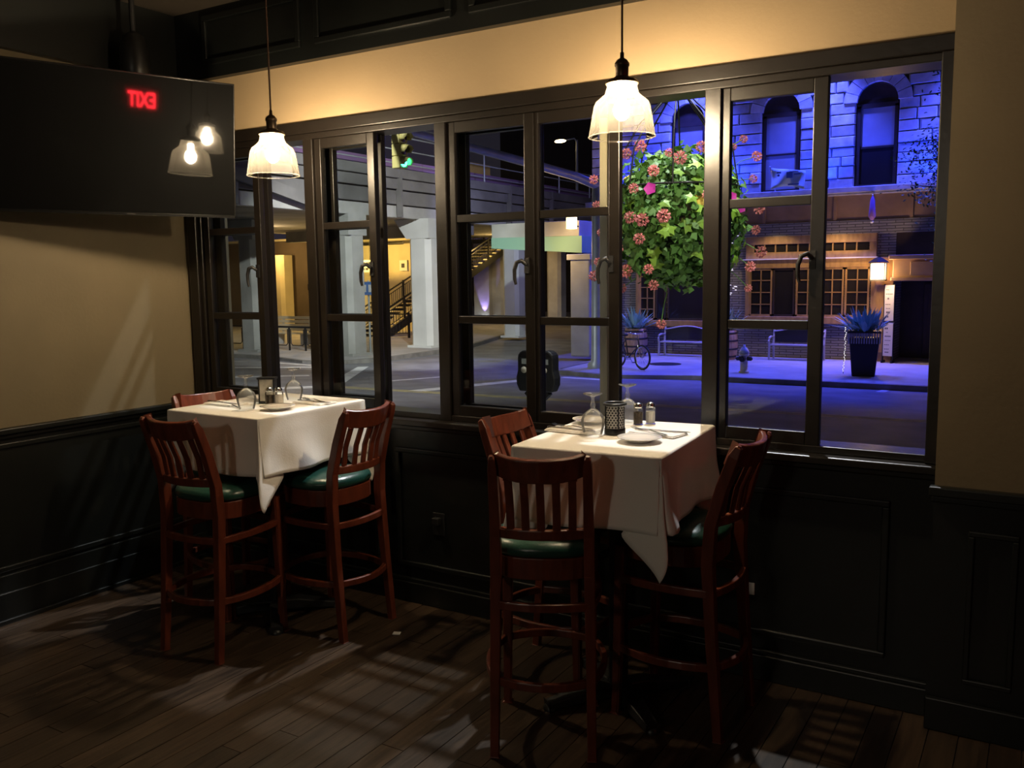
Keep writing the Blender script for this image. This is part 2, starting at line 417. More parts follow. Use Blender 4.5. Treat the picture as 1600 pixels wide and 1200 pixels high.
# pier on the right
wp = struct('wall_right_pier', MB().box(4.0,5.9,-.1,.2,.86,3.12), dim_cream, 'cream pier to the right of the windows, dimmed in its paint colour', 'wall')
wp.name = 'wall_right'
obj('wainscot', MB().box(4.0,5.9,-.1,.2,-.02,.86), dark, wp)
f = MB(); a, b = 4.115, 4.27
f.box(a,b,-.115,-.1,.19,.21); f.box(a,b,-.115,-.1,.73,.75); f.box(a,a+.02,-.115,-.1,.21,.73); f.box(b-.02,b,-.115,-.1,.21,.73)
obj('panel_moulding', f, dark, wp, .004)
struct('trim_5', MB().box(3.985,5.9,-.14,-.1,.865,.90).box(3.99,5.9,-.12,-.1,.84,.865), dark, 'dark chair rail on the right pier', 'chair rail', .006)
struct('baseboard_right', MB().box(4.0,5.9,-.125,-.1,0,.12), dark, 'dark baseboard at the right pier', 'baseboard', .004)
struct('wall_back', MB().box(-.2,6.0,-6.3,-6.2,-.02,3.2), dark, 'dark back wall behind the camera', 'wall')
struct('wall_side', MB().box(5.9,6.0,-6.2,.2,-.02,3.2), dark, 'dark side wall right of the camera', 'wall')
# sill and head casing
struct('trim_6', MB().box(.03,4.0,-.075,.17,.925,.957).box(.03,4.0,-.045,0,.90,.925), framep, 'dark glossy window sill board along the windows', 'window sill', .006)
struct('trim_7', MB().box(.03,4.0,-.028,.0,2.40,2.458).box(.03,4.0,-.016,.13,2.37,2.40), framep, 'dark stepped head casing over the windows', 'window casing', .004)
struct('trim_8', MB().box(.03,.10,-.025,.13,.957,2.40).box(.10,.13,-.01,.13,.957,2.40), framep, 'dark jamb casing at the left end of the windows', 'window casing', .004)
struct('trim_9', MB().box(3.956,4.0,-.03,.13,.957,2.40), framep, 'dark jamb casing at the right end of the windows', 'window casing', .004)

# ------------------------------------------------------------------ window units
ZB, ZT, M1, M2 = .985, 2.37, 1.45, 1.925
def lever(parent, x, y, z):
    b = MB().obox((x+.012, y, z), (.024, .012, .07))
    pts = [(x+.012, y-.012, z+.005), (x, y-.03, z+.022), (x-.022, y-.036, z+.014), (x-.034, y-.036, z-.02), (x-.034, y-.035, z-.06), (x-.028, y-.034, z-.085)]
    b.tube(pts, [.009,.010,.010,.009,.008,.006], 8)
    obj('handle', b, ironm, parent)
def sash(win, x0, x1, y0, y1, muntins=True, sl=.042, sr=.045, handle=False, m=framep, name='sash', panes=3):
    f = MB(); f.box(x0,x0+sl,y0,y1,ZB,ZT); f.box(x1-sr,x1,y0,y1,ZB,ZT); f.box(x0+sl,x1-sr,y0,y1,ZB,ZB+.05); f.box(x0+sl,x1-sr,y0,y1,ZT-.05,ZT)
    s = obj(name, f, m, win, .003)
    zs = [ZB+.05]
    if muntins:
        for z in (M1, M2):
            obj('muntin', MB().box(x0+sl,x1-sr,y0+.004,y1-.004,z-.018,z+.018), m, s, .003); zs += [z-.018, z+.018]
    zs.append(ZT-.05); yc = (y0+y1)/2
    for i in range(0, len(zs), 2):
        obj('pane', MB().quad((x0+sl,yc,zs[i]),(x1-sr,yc,zs[i]),(x1-sr,yc,zs[i+1]),(x0+sl,yc,zs[i+1])), paneg, s)
    if handle: lever(s, x1-sr, y0, 1.70)
    return s
def unit(n, x0, x1, label, mull=None):
    w = thing('window_%d' % n, label, 'window', (0,0,0), 0, None, 'structure')
    obj('frame', MB().box(x0,x1,-.008,.13,.957,ZB).box(x0,x1,.13,.16,.957,.97), framep, w, .003)
    if mull: # stepped mullion
        a, b = mull
        obj('mullion', MB().box(a,b,-.012,.012,.957,ZT+.02).box(a+.008,b-.004,.012,.06,.957,ZT+.02).box(a+.014,b-.010,.06,.13,.957,ZT+.02), framep, w, .003)
    return w
w1 = unit(1, .13, .947, 'leftmost window, three-lite sash with an open bay beside it', (.947,1.012))
sash(w1, .14, .60, .0, .035, handle=True); sash(w1, .14, .58, .085, .12, name='outer_sash', sl=.045)
w2 = unit(2, 1.012, 1.79, 'second window from the left, sash slid left of its open bay', (1.79,1.852))
sash(w2, 1.016, 1.412, .0, .035, handle=True); sash(w2, 1.014, 1.39, .085, .12, name='outer_sash', sl=.05)
w3 = unit(3, 1.852, 3.11, 'wide middle window with two three-lite sashes and an open bay', (3.11,3.175))
sash(w3, 1.856, 2.322, .0, .035, handle=True, sr=.05); sash(w3, 1.855, 2.31, .085, .12, name='outer_sash', sl=.05)
sash(w3, 2.322, 2.735, .005, .04, handle=True, sl=.02, sr=.05)
obj('outer_stile', MB().box(2.604,2.642,.085,.12,ZB,ZT), beigep, w3, .003)
w4 = unit(4, 3.175, 3.956, 'rightmost window, three-lite sash left of its open bay')
sash(w4, 3.18, 3.578, .0, .035, handle=True, sl=.03, sr=.053)

# ================================================================== FURNITURE
def rail_arc(x0, x1, y, bulge, z, n=9):
    return [(x0+(x1-x0)*t/(n-1), y-bulge*(1-(2*t/(n-1)-1)**2), z) for t in range(n)]
def squircle(rx, ry, n=28, p=2.8):
    out = []
    for k in range(n):
        t = 2*PI*k/n; c, s_ = math.cos(t), math.sin(t)
        out.append((rx*math.copysign(abs(c)**(2/p), c), ry*math.copysign(abs(s_)**(2/p), s_)))
    return out
def ring_mb(rx, ry, z0, z1, th, yoff=0, p=2.8):
    n = 28; o = squircle(rx, ry, n, p); i = squircle(rx-th, ry-th, n, p); b = MB()
    vs = [(x,y+yoff,z0) for x,y in o]+[(x,y+yoff,z1) for x,y in o]+[(x,y+yoff,z1) for x,y in i]+[(x,y+yoff,z0) for x,y in i]
    fs = []
    for a in range(4):
        for k in range(n): fs.append((a*n+k, a*n+(k+1)%n, ((a+1)%4)*n+(k+1)%n, ((a+1)%4)*n+k))
    return b.add(vs, fs, False)
def make_stool():
    t = thing('bar_stool', '', 'bar stool', (0,0,0), 0, 'mahogany bar stools at the two window tables')
    n = 28; b = MB(); rings = [(.168,.690),(.190,.697),(.196,.713),(.190,.731),(.163,.745),(.11,.753),(.05,.756)]
    vs = []
    for r, z in rings: vs += [(x,y,z) for x,y in squircle(r, r*.98, n, 2.6)]
    fs = [(i*n+k, i*n+(k+1)%n, (i+1)*n+(k+1)%n, (i+1)*n+k) for i in range(len(rings)-1) for k in range(n)]
    vs.append((0,0,.757)); c = len(vs)-1
    fs += [((len(rings)-1)*n+k, (len(rings)-1)*n+(k+1)%n, c) for k in range(n)]
    fs.append(tuple(reversed(range(n))))
    b.add(vs, fs, True); obj('seat', b, vinyl, t)
    obj('seat_frame', ring_mb(.187,.183,.615,.692,.024), wood, t, .004)
    for sx in (-1, 1):
        obj('leg', MB().sweep([(sx*.158,.155,.66),(sx*.162,.162,.35),(sx*.168,.172,0)], [.042,.036,.030], [.040,.034,.030], (0,1,0)), wood, t, .006)
        pts = [(sx*.168,-.235,0),(sx*.164,-.205,.35),(sx*.160,-.186,.64),(sx*.159,-.194,.78),(sx*.157,-.232,.92),(sx*.156,-.272,1.03),(sx*.157,-.288,1.064),(sx*.157,-.291,1.072)]
        obj('back_post', MB().sweep(pts, [.030,.034,.037,.036,.033,.030,.020,.006], [.032,.038,.044,.042,.040,.038,.024,.006], (0,1,0)), wood, t, .007)
    arc = rail_arc(-.148,.148,-.258,.042,1.022)
    arc = [(x,y,z+.018*abs(x/.148)**3) for x,y,z in arc]
    obj('top_rail', MB().sweep(arc, .022, [.078,.082,.085,.086,.086,.086,.085,.082,.078], (0,-.28,1)), wood, t, .006)
    obj('lower_rail', MB().sweep(rail_arc(-.150,.150,-.194,.038,.790), .024, .036, (0,0,1)), wood, t, .005)
    for i in range(5):
        u = -.106+.053*i; k = 1-(u/.15)**2
        p0 = (u*.98, -.194-.038*k, .80); p1 = (u, -.248-.042*k, .99)
        pm_ = ((p0[0]+p1[0])/2, (p0[1]+p1[1])/2+.012, .895)
        obj('slat', MB().sweep([p0,pm_,p1], .027, .013, (0,1,.2)), wood, t, .003)
    for z, bu in ((.265,.055),(.535,.030)):
        e = .166
        obj('stretcher', MB().sweep(rail_arc(-e,e,-.205+.012*z,bu,z), .020, .030), wood, t, .004)
        obj('stretcher', MB().sweep([(x,-y,z_) for x,y,z_ in rail_arc(-e,e,-.166,bu,z)], .020, .030), wood, t, .004)
        for sx in (-1, 1):
            obj('stretcher', MB().sweep([(sx*(e+bu*(1-(2*q/8-1)**2)*.8), -.2+.365*q/8, z) for q in range(9)], .020, .030), wood, t, .004)
    return t
R = math.radians
ST = [((2.800,-.775,0), R(25), 'mahogany bar stool with slatted back turned to us, at the right table'),
      ((3.160,-.405,0), R(87), 'bar stool on the right side of the right table with gleaming green seat'),
      ((2.635,-.345,0), R(-93), 'bar stool behind the right table, by the window, back to the left'),
      ((1.130,-.795,0), R(3), 'mahogany bar stool with slatted back turned to us, at the left table'),
      ((1.400,-.405,0), R(88), 'bar stool on the right side of the left table, whole green seat showing'),
      ((.830,-.465,0), R(-102), 'bar stool in the far corner of the left table, only its top rail showing')]
st0 = make_stool(); st0.location = ST[0][0]; st0.rotation_euler = (0,0,ST[0][1]); st0['label'] = ST[0][2]
for l, a, lab in ST[1:]: dup(st0, l, a, lab)

def bar_table(cx, cy, w, d, rz, lab, clab, seed, tipside):
    t = thing('bar_table', lab, 'table', (cx,cy,0), rz, 'bar-height tables under white cloths')
    obj('tabletop', MB().box(-w/2,w/2,-d/2,d/2,1.015,1.045), wood, t, .004)
    obj('column', MB().lathe([(.045,.05),(.038,.08),(.036,.95),(.10,1.0),(.10,1.015)], (0,0,0), 14), ironm, t)
    b = MB()
    for a in (PI/4, 3*PI/4):
        c, s_ = math.cos(a), math.sin(a)
        b.sweep([(-.30*c,-.30*s_,.018),(-.1*c,-.1*s_,.045),(.1*c,.1*s_,.045),(.30*c,.30*s_,.018)], [.05,.075,.075,.05], [.03,.05,.05,.03])
    obj('cross_foot', b, ironm, t, .006)
    for a in (PI/4, 3*PI/4, 5*PI/4, 7*PI/4):
        obj('glide', MB().lathe([(.028,0),(.028,.012),(.018,.02)], (.285*math.cos(a),.285*math.sin(a),0), 12), blackm, t)
    # cloth
    ov = .315; N = 60; hx, hy = w/2+.004, d/2+.004
    Lx, Ly = hx+ov, hy+ov
    def grid(h, L):
        e = [.004,.010]+[.022+(ov-.022)*i/16 for i in range(17)]
        g = [-h-q for q in reversed(e)]+[-h+.004]+[-h+2*h*i/16 for i in range(1,16)]+[h-.004]+[h+q for q in e]
        return g
    gx, gy = grid(hx,Lx), grid(hy,Ly); vs = []
    rr = random.Random(seed); ph = [rr.uniform(0,6.28) for _ in range(6)]
    for y in gy:
        for x in gx:
            dx = max(abs(x)-hx,0); dy = max(abs(y)-hy,0); sx = 1 if x > 0 else -1; sy = 1 if y > 0 else -1
            X, Y, Z = x, y, 1.049
            n1 = mnoise.noise(Vector((x*7+seed, y*7, .3)))
            if dx == 0 and dy == 0:
                Z += .0012*n1
            elif dx == 0 or dy == 0:
                q = dx or dy; tt = q/ov
                # small radius at the edge, then hanging, slightly spread over the seats
                along = y if dx else x
                wav = .020*tt*math.sin(along*11+ph[0]+(1.7 if dx else 0))+.014*tt*n1+.010*tt*math.sin(along*23+ph[1])
                out = .004*min(1,q/.006)+.018*tt*tt+wav*min(1,q/.08)
                drop = q*.84
                if dx: X = sx*(hx+out); Z -= max(drop-.002,0)
                else: Y = sy*(hy+out); Z -= max(drop-.002,0)
            else:
                r = math.hypot(dx,dy); th = math.atan2(dy,dx); tt = min(r/ov,1.5)
                s2 = math.sin(2*th)
                e0 = .004*min(1,r/.006)+.018*min(tt,1)**2
                # the surplus cloth tucks behind one side as a flat flap; the point hangs below the corner
                tq = th if tipside else PI/2-th
                bump = math.exp(-((tq-1.18)/.27)**2)*min(1,(PI/2-tq)/.22)
                flap = .42*r*bump; inn = .020*bump*min(1,r/.05); outd = .05*r*s2**2*(1-bump)
                if tipside: X = sx*(hx+e0*math.cos(th)+outd-flap); Y = sy*(hy+e0*math.sin(th)+outd*.6-inn)
                else: X = sx*(hx+e0*math.cos(th)+outd*.6-inn); Y = sy*(hy+e0*math.sin(th)+outd-flap)
                X += .005*n1*tt; Y += .005*n1*tt
                Z -= max(r*(.84+.12*s2**2)*(1-.10*bump)-.002,0)
            vs.append((X,Y,Z))
    nx = len(gx)
    fs = [(j*nx+i, j*nx+i+1, (j+1)*nx+i+1, (j+1)*nx+i) for j in range(len(gy)-1) for i in range(nx-1)]
    b = MB().add(vs, fs, True)
    me = b.mesh('tablecloth'); me.materials.append(cloth)
    o = bpy.data.objects.new('tablecloth', me); COL.objects.link(o); o.location = (cx,cy,0); o.rotation_euler = (0,0,rz)
    sd = o.modifiers.new('thick','SOLIDIFY'); sd.thickness = .0015; sd.offset = 1
    tag(o, clab, 'tablecloth', 'white tablecloths')
    return o
T1 = (1.085,-.455); T2 = (2.940,-.452)
c1 = bar_table(T1[0],T1[1], .60,.68, R(-1), 'bar-height table under the left tablecloth, black iron column', 'white tablecloth with a hanging corner on the left table', 3, 0)
c2 = bar_table(T2[0],T2[1], .54,.69, R(4), 'bar-height table under the right tablecloth, black iron column', 'bright white tablecloth with pointed hanging corner on the right table', 9, 1)

# ------------------------------------------------------------------ tableware
ZT0 = 1.0525
def goblet(loc, label):
    t = thing('goblet', label, 'glass', (loc[0],loc[1],ZT0), 0, 'upside-down stemmed glasses on the tables')
    prof = [(.034,.0),(.040,.02),(.045,.045),(.045,.060),(.036,.080),(.020,.094),(.010,.100)]
    obj('bowl', MB().shell(prof, n=24).shell([(r-.0016,z) for r,z in prof], n=24), goblet_g, t)
    obj('stem', MB().lathe([(.010,.099),(.0075,.106),(.011,.114),(.0065,.124),(.0055,.138),(.009,.148)], n=12), goblet_g, t)
    obj('foot', MB().lathe([(.009,.147),(.028,.153),(.037,.157),(.037,.159),(.001,.159)], n=24), goblet_g, t)
goblet((2.862,-.515), 'upside-down goblet left of the black candle holder, right table')
goblet((2.865,-.20), 'upside-down goblet behind the candle holder, right table')
goblet((1.135,-.640), 'upside-down goblet nearest the wall side of the left table')
goblet((1.100,-.30), 'upside-down goblet by the window on the left table')
def plate(loc, label):
    t = obj('bread_plate', MB().lathe([(.040,0),(.045,.004),(.062,.010),(.080,.016),(.081,.018),(.062,.0135),(.042,.007),(.001,.006)], n=32), china, None, origin=None)
    t.location = (loc[0],loc[1],ZT0); tag(t, label, 'plate', 'small white bread plates')
plate((3.068,-.555), 'white bread plate at the front of the right table')
plate((2.735,-.262), 'white bread plate behind the goblet at the window side of the right table')
plate((1.262,-.570), 'white bread plate at the front of the left table')
plate((.945,-.360), 'white bread plate at the far side of the left table')
def shaker(loc, fill, label):
    t = thing('shaker', label, 'shaker', (loc[0],loc[1],ZT0), 0, 'salt and pepper shakers')
    o8 = 8
    obj('body', MB().lathe([(.021,0),(.022,.003),(.022,.060),(.016,.070)], n=o8, smooth=False), goblet_g, t)
    obj('contents', MB().lathe([(.018,.003),(.019,.005),(.019,.050),(.001,.052)], n=o8, smooth=False), fill, t)
    obj('cap', MB().lathe([(.0175,.068),(.018,.070),(.018,.080),(.012,.087),(.001,.089)], n=16), chrome, t)
shaker((2.918,-.215), pepper, 'pepper shaker beside the goblet on the right table')
shaker((2.955,-.175), salt, 'salt shaker next to the pepper on the right table')
shaker((1.135,-.495), pepper, 'pepper shaker in front of the card holder on the left table')
shaker((1.175,-.475), salt, 'salt shaker right of the pepper on the left table')
# candle holder
t = thing('candle_holder', 'black banded candle holder with pierced silver sleeve on the right table', 'candle holder', (2.925,-.455,ZT0))
obj('base', MB().lathe([(.040,0),(.040,.022),(.038,.024)], n=28), blackm, t)
obj('rim', MB().tube([(.040*math.cos(2*PI*k/28),.040*math.sin(2*PI*k/28),.115) for k in range(28)],.006,8,closed=True), blackm, t)
obj('sleeve', MB().shell([(.035,.022),(.035,.11)], n=28), mesh_m, t)
b = MB()
for rr_ in range(9):
    for k in range(18):
        a = 2*PI*(k+.5*(rr_%2))/18; z = .029+rr_*.0092
        if z > .105: continue
        b.obox((.0362*math.cos(a),.0362*math.sin(a),z), (.0015,.0062,.0062), a, PI/4)
o = obj('pierced_pattern', b, blackm, t); o['kind'] = 'stuff'
for k in range(4):
    a = PI/4+k*PI/2
    obj('upright', MB().cyl((.0375*math.cos(a),.0375*math.sin(a),.02),(.0375*math.cos(a),.0375*math.sin(a),.112),.0028,n=6), blackm, t)
# card holder on the left table
t = thing('card_holder', 'black framed card holder standing on the left table', 'card holder', (1.065,-.440,ZT0), R(28))
obj('foot', MB().box(-.040,.040,-.024,.024,0,.010), blackm, t, .002)
f = MB(); f.box(-.040,-.033,-.024,.024,.010,.118); f.box(.033,.040,-.024,.024,.010,.118); f.box(-.044,.044,-.028,.028,.118,.128); obj('frame', f, blackm, t, .002)
obj('card', MB().box(-.033,.033,-.020,-.018,.012,.117), cardm, t); obj('card', MB().box(-.033,.033,.018,.020,.012,.117), cardm, t)
def napkin(loc, rz, label):
    t = thing('napkin', label, 'napkin', (loc[0],loc[1],ZT0), rz, 'folded white napkins')
    obj('fold', MB().box(-.055,.055,-.10,.10,0,.004), napkinm, t, .002); obj('fold', MB().box(-.05,.055,-.097,.098,.004,.0075), napkinm, t, .002)
def knife(loc, rz, label):
    t = thing('knife', label, 'knife', (loc[0],loc[1],ZT0+.0078), rz, 'table knives')
    obj('handle', MB().sweep([(0,-.11,.003),(0,-.04,.003),(0,-.01,.003)], [.013,.011,.007], [.005,.005,.004]), steel, t, .001)
    obj('blade', MB().prism([(-.006,-.012),(.006,-.012),(.009,.03),(.008,.085),(.002,.105),(-.006,.095)], .002,.0036), steel, t)
def fork(loc, rz, label, z=.0078, tilt=0):
    t = thing('fork', label, 'fork', (loc[0],loc[1],ZT0+z), rz, 'table forks')
    obj('handle', MB().sweep([(0,-.10,.002),(0,-.06,.003),(0,.0,.008),(0,.03,.004)], [.013,.010,.006,.012], [.003,.003,.003,.003]), steel, t)
    obj('head', MB().sweep([(0,.028,.004),(0,.045,.002),(0,.06,.003)], [.012,.022,.022], .002), steel, t)
    for k in range(4): obj('tine', MB().sweep([(-.0095+.0063*k,.058,.003),(-.0095+.0063*k,.08,.003),(-.0095+.0063*k,.098,.008)], [.003,.003,.0015], .002), steel, t)
napkin((3.07,-.385), R(80), 'folded napkin under the cutlery at the right of the right table')
knife((3.085,-.365), R(-84), 'knife lying toward the right edge of the right table')
fork((3.04,-.400), R(62), 'fork behind the front plate on the right table')
napkin((2.755,-.47), R(85), 'folded napkin left of the goblet on the right table')
knife((2.76,-.485), R(-93), 'knife on the napkin at the left of the right table')
fork((2.74,-.445), R(80), 'fork on the napkin at the left of the right table')
napkin((1.27,-.335), R(85), 'folded napkin at the right end of the left table')
knife((1.29,-.35), R(-90), 'knife on the napkin at the right of the left table')
fork((1.25,-.320), R(75), 'fork on the napkin at the right of the left table')
napkin((.90,-.56), R(88), 'folded napkin at the left end of the left table')
knife((.90,-.575), R(-92), 'knife on the napkin at the left of the left table')
fork((.99,-.60), R(70), 'fork beside the goblet at the left of the left table', .0)

# ------------------------------------------------------------------ pendants
def pendant(x, y, zr, label):
    t = thing('pendant_lamp', label, 'pendant lamp', (x,y,zr), 0, 'clear glass pendant lamps')
    obj('shade', MB().shell([(.121,0),(.119,.012),(.111,.06),(.103,.105),(.096,.122),(.076,.138),(.062,.150),(.056,.170),(.054,.188)], n=40)
        .tube([(.121*math.cos(a*PI/20),.121*math.sin(a*PI/20),0) for a in range(40)], .0022, 6, closed=True), shadeg, t)
    obj('cap', MB().lathe([(.060,.186),(.060,.192),(.052,.200),(.030,.206),(.026,.212)], n=28), bronze, t)
    obj('socket', MB().lathe([(.0235,.206),(.0235,.245),(.027,.248),(.027,.258),(.018,.270),(.008,.276),(.007,.296),(.004,.298)], n=20), bronze, t)
    obj('bulb', MB().ball((0,0,.095), .030, 16, 12, (1,1,1.25)).lathe([(.014,.125),(.013,.165)], n=12), bulbm, t)
    obj('cord', MB().cyl((0,0,.296),(0,0,3.10-zr),.0042,n=8), cordm, t)
    obj('canopy', MB().lathe([(.06,3.095-zr),(.06,3.105-zr),(.05,3.12-zr)], n=24), bronze, t)
pendant(2.950,-.45,2.152,'larger nearer pendant lamp with clear glass shade over the right table')
pendant(1.180,-.45,2.135,'smaller farther pendant lamp with clear glass shade over the left table')

# ------------------------------------------------------------------ television
tv = thing('television', 'large black television angled out from the left wall with lamp reflections', 'television', (0,0,0))
yaw, ti = R(21.5), R(6)
u = Vector((math.sin(yaw),math.cos(yaw),0)); n = Vector((math.cos(yaw)*math.cos(ti),-math.sin(yaw)*math.cos(ti),-math.sin(ti))); v = n.cross(u)
P = Vector((.652,-.200,2.312))
m4 = Matrix((u, -n, v)).transposed().to_4x4(); m4.translation = P
tv.matrix_world = m4
Wd, Hh = 1.24, .338
obj('screen', MB().box(-Wd+.008,-.008,0,.004,-Hh+.014,Hh-.008), tvscreen, tv)
f = MB(); f.box(-Wd,0,-.003,.03,Hh-.008,Hh); f.box(-Wd,0,-.003,.03,-Hh,-Hh+.014); f.box(-.008,0,-.003,.03,-Hh,Hh); f.box(-Wd,-Wd+.008,-.003,.03,-Hh,Hh)
obj('bezel', f, tvplastic, tv, .002)
obj('back_cover', MB().box(-Wd+.05,-.05,.02,.07,-Hh+.04,Hh-.04), tvplastic, tv, .01)
obj('badge', MB().box(-.545,-.505,-.005,-.003,-Hh+.004,-Hh+.010), chrome, tv)
bk = thing('television_bracket', 'black swing arm bracket holding the television to the left wall', 'wall bracket', (0,-.75,2.3))
obj('wall_plate', MB().box(0,.015,-.1,.1,-.15,.15), blackm, bk, .003)
obj('arm', MB().bar((.01,0,0),(.20,-.02,0),.03,.08).bar((.20,-.02,.0),(.30,.03,0),.03,.07), blackm, bk, .003)
sp = thing('wall_speaker', 'dark rounded fixture hanging above the television', 'speaker', (.16,-.40,2.66))
obj('housing', MB().lathe([(.03,0),(.065,.03),(.075,.10),(.07,.2),(.05,.26),(.02,.28)], n=20), blackm, sp)
obj('mount', MB().cyl((0,0,.27),(0,0,.46),.014), blackm, sp)
# exit sign on the side wall (seen mirrored in the television)
ex = thing('exit_sign', 'red lit exit sign on the side wall, mirrored in the television', 'exit sign', (5.9,-1.22,2.30))
obj('housing', MB().box(-.05,0,-.17,.17,0,.24), blackm, ex, .004)
fc = bpy.data.curves.new('exit_letters','FONT'); fc.body = 'EXIT'; fc.size = .21; fc.align_x = 'CENTER'; fc.extrude = .002; fc.offset = .004
fo = bpy.data.objects.new('letters', fc); COL.objects.link(fo); fo.parent = ex; fo.location = (-.053,0,.045); fo.rotation_euler = (R(90),0,R(-90)); fo.scale = (.62,1,1)
me = bpy.data.meshes.new_from_object(fo.evaluated_get(bpy.context.evaluated_depsgraph_get())); me.materials.clear(); me.materials.append(redled)
lo = bpy.data.objects.new('letters', me); COL.objects.link(lo); lo.parent = ex; lo.location = fo.location; lo.rotation_euler = fo.rotation_euler; lo.scale = fo.scale
bpy.data.objects.remove(fo)
# small things on wall and floor
t = thing('wall_outlet', 'dark wall outlet low on the panelling between the tables', 'outlet', (1.76,0,.37))
obj('plate', MB().box(-.035,.035,-.008,0,0,.115), blackm, t, .003); obj('plug', MB().box(-.02,.02,-.04,-.008,.06,.095), blackm, t, .004)
t = thing('wall_outlet', 'small pale outlet plate low on the wall beside the right table', 'outlet', (3.325,0,.345))
obj('plate', MB().box(-.018,.018,-.006,0,0,.05), white_p, t, .002)
tag(obj('paper_scrap', MB().obox((1.78,-.385,.002),(.035,.03,.003),.4), paperm), 'tiny white paper scrap on the dark floor between the tables', 'paper')
# ================================================================== STREET
def rz_(y): return -.42-.55*(min(max(y,3.6),17.6)-3.6)/14
def wobj(name, mb, m, parent, bevel=0):
    """child mesh given in world coordinates (roots carry no rotation)"""
    l = Vector((0,0,0)); p = parent
    while p is not None: l = l+p.location; p = p.parent
    mb.v = [(a-l.x, b-l.y, c-l.z) for a, b, c in mb.v]
    return obj(name, mb, m, parent, bevel)
WALK = -.85
rb = MB()
rb.add([(-70,3.6,-.42),(40,3.6,-.42),(40,17.7,-.97),(-70,17.7,-.97),(-70,80,-.97),(40,80,-.97)], [(0,1,2,3),(3,2,5,4)])
struct('road', rb, asphalt, 'asphalt roadway outside the windows', 'road')
struct('near_pavement', MB().box(-70,40,.2,3.5,-.9,-.30), paving, 'pavement right outside the windows', 'pavement')
struct('near_kerb', MB().box(-70,40,3.5,3.66,-.9,-.30), kerbm, 'kerb of the pavement outside the windows', 'kerb')
rp = [(-7.0,17.5),(-5.1,16.9),(-3.2,17.6),(14,17.75),(14,40),(-7.6,40)]
struct('corner_pavement', MB().prism(rp, -1.1, WALK), paving, 'blue-lit pavement in front of the stone building', 'pavement')
def kerb_strip(pts, z0, z1, w, name, lab):
    b = MB()
    b.sweep([(x,y,(z0+z1)/2) for x, y in pts], w, z1-z0)
    return struct(name, b, kerbm, lab, 'kerb')
kerb_strip([(-2.9,17.52),(0,17.6),(14,17.68)], -1.1, WALK+.015, .18, 'kerb_far', 'stone kerb in front of the stone building')
kerb_strip([(-7.3,40),(-7.2,22),(-7.02,17.6),(-6.7,17.3),(-5.3,16.85)], -1.1, WALK+.015, .18, 'kerb_corner', 'kerb of the street corner by the mast')
lp = [(-70,17.9),(-17.6,17.4),(-15.4,16.7),(-14.2,17.2),(-13.8,18.6),(-13.9,23),(-18.4,36),(-24,60),(-70,60)]
struct('underpass_pavement', MB().prism(lp, -1.1, WALK), paving, 'pavement under the viaduct', 'pavement')
kerb_strip([(-40,17.6),(-17.6,17.32),(-15.4,16.62),(-14.1,17.15),(-13.72,18.6),(-13.8,23),(-18.3,36)], -1.1, WALK+.015, .16, 'kerb_left', 'curving kerb of the pavement under the viaduct')
def stripe(name, pts, w, m, lab, cat='road marking'):
    b = MB(); P_ = [Vector((x,y,rz_(y)+.006)) for x, y in pts]
    for i in range(len(P_)-1):
        d = (P_[i+1]-P_[i]).normalized(); r = Vector((d.y,-d.x,0)).normalized()*w/2
        b.quad(P_[i]-r, P_[i+1]-r, P_[i+1]+r, P_[i]+r)
    return struct(name, b, m, lab, cat)
for d in (-.09,.11):
    stripe('centre_line', [(-9,11.1+d),(-5.5,11.32+d),(-.5,11.75+d),(2.7,11.94+d),(14,12.5+d)], .10, painty, 'yellow centre line on the roadway')
for i, (p, w) in enumerate((([(-16.7,16.3),(-14.5,16.0)],.16),([(-15.65,13.8),(-13.9,15.4)],.22),([(-13.0,11.45),(-11.8,13.1)],.22),([(-10.4,9.2),(-9.4,10.8)],.40),
    ([(-9.24,11.1),(-12.9,16.4)],.42),([(-9.15,12.6),(-8.8,14.8)],.18),([(-7.05,11.3),(-6.6,15.0)],.38),([(-6.25,16.4),(-5.1,16.3)],.25),([(1.28,16.95),(1.32,17.5)],.18))):
    stripe('road_stripe', p, w, paintw, 'white painted road line at the crossing')
tag(obj('manhole_cover', MB().lathe([(.45,0),(.45,.008),(.40,.010),(.001,.010)], (-4.85,20.0,WALK+.001), 24), ironm), 'round dark manhole cover in the blue-lit pavement', 'manhole cover')

# ------------------------------------------------------------------ stone building
sb = thing('stone_building', 'stone corner building with blue-lit arched upper windows and oak shopfronts', 'building', (-2.6,23.3,WALK))
Yf = 23.2
wobj('upper_backing', MB().box(-8.7,4.6,23.36,34,2.6,9.2), backm, sb)
wobj('lower_wall', MB().box(-8.7,.62,23.28,34,WALK,2.75).box(3.2,4.6,23.28,34,WALK,2.75), ledgest, sb)
wobj('doorway_lining', MB().box(.62,3.2,24.6,34,WALK,2.75).box(.62,3.2,23.3,24.6,1.45,2.75), doorm, sb)
dr = wobj('door', MB().box(1.25,2.45,24.5,24.6,WALK,1.3), doorm, sb, .01)
for z0, z1 in ((-.7,.1),(.2,1.2)):
    wobj('door_panel', MB().box(1.36,1.80,24.47,24.5,z0,z1).box(1.90,2.34,24.47,24.5,z0,z1), doorm, dr, .01)
wobj('fascia_board', MB().box(-8.7,4.6,23.14,23.36,3.1,3.86), brownst, sb)
for x in (-7.0,-5.0,-3.0,-1.0,1.0,3.0): wobj('fascia_batten', MB().box(x-.04,x+.04,23.11,23.14,3.1,3.86), brownst, sb)
wobj('ledge', MB().box(-8.8,4.7,22.92,23.36,3.86,4.02).box(-8.75,4.65,23.02,23.36,3.80,3.86), stonem, sb, .02)
wobj('ledgestone_band', MB().box(-8.75,4.6,23.10,23.36,2.73,3.10), ledgest, sb)
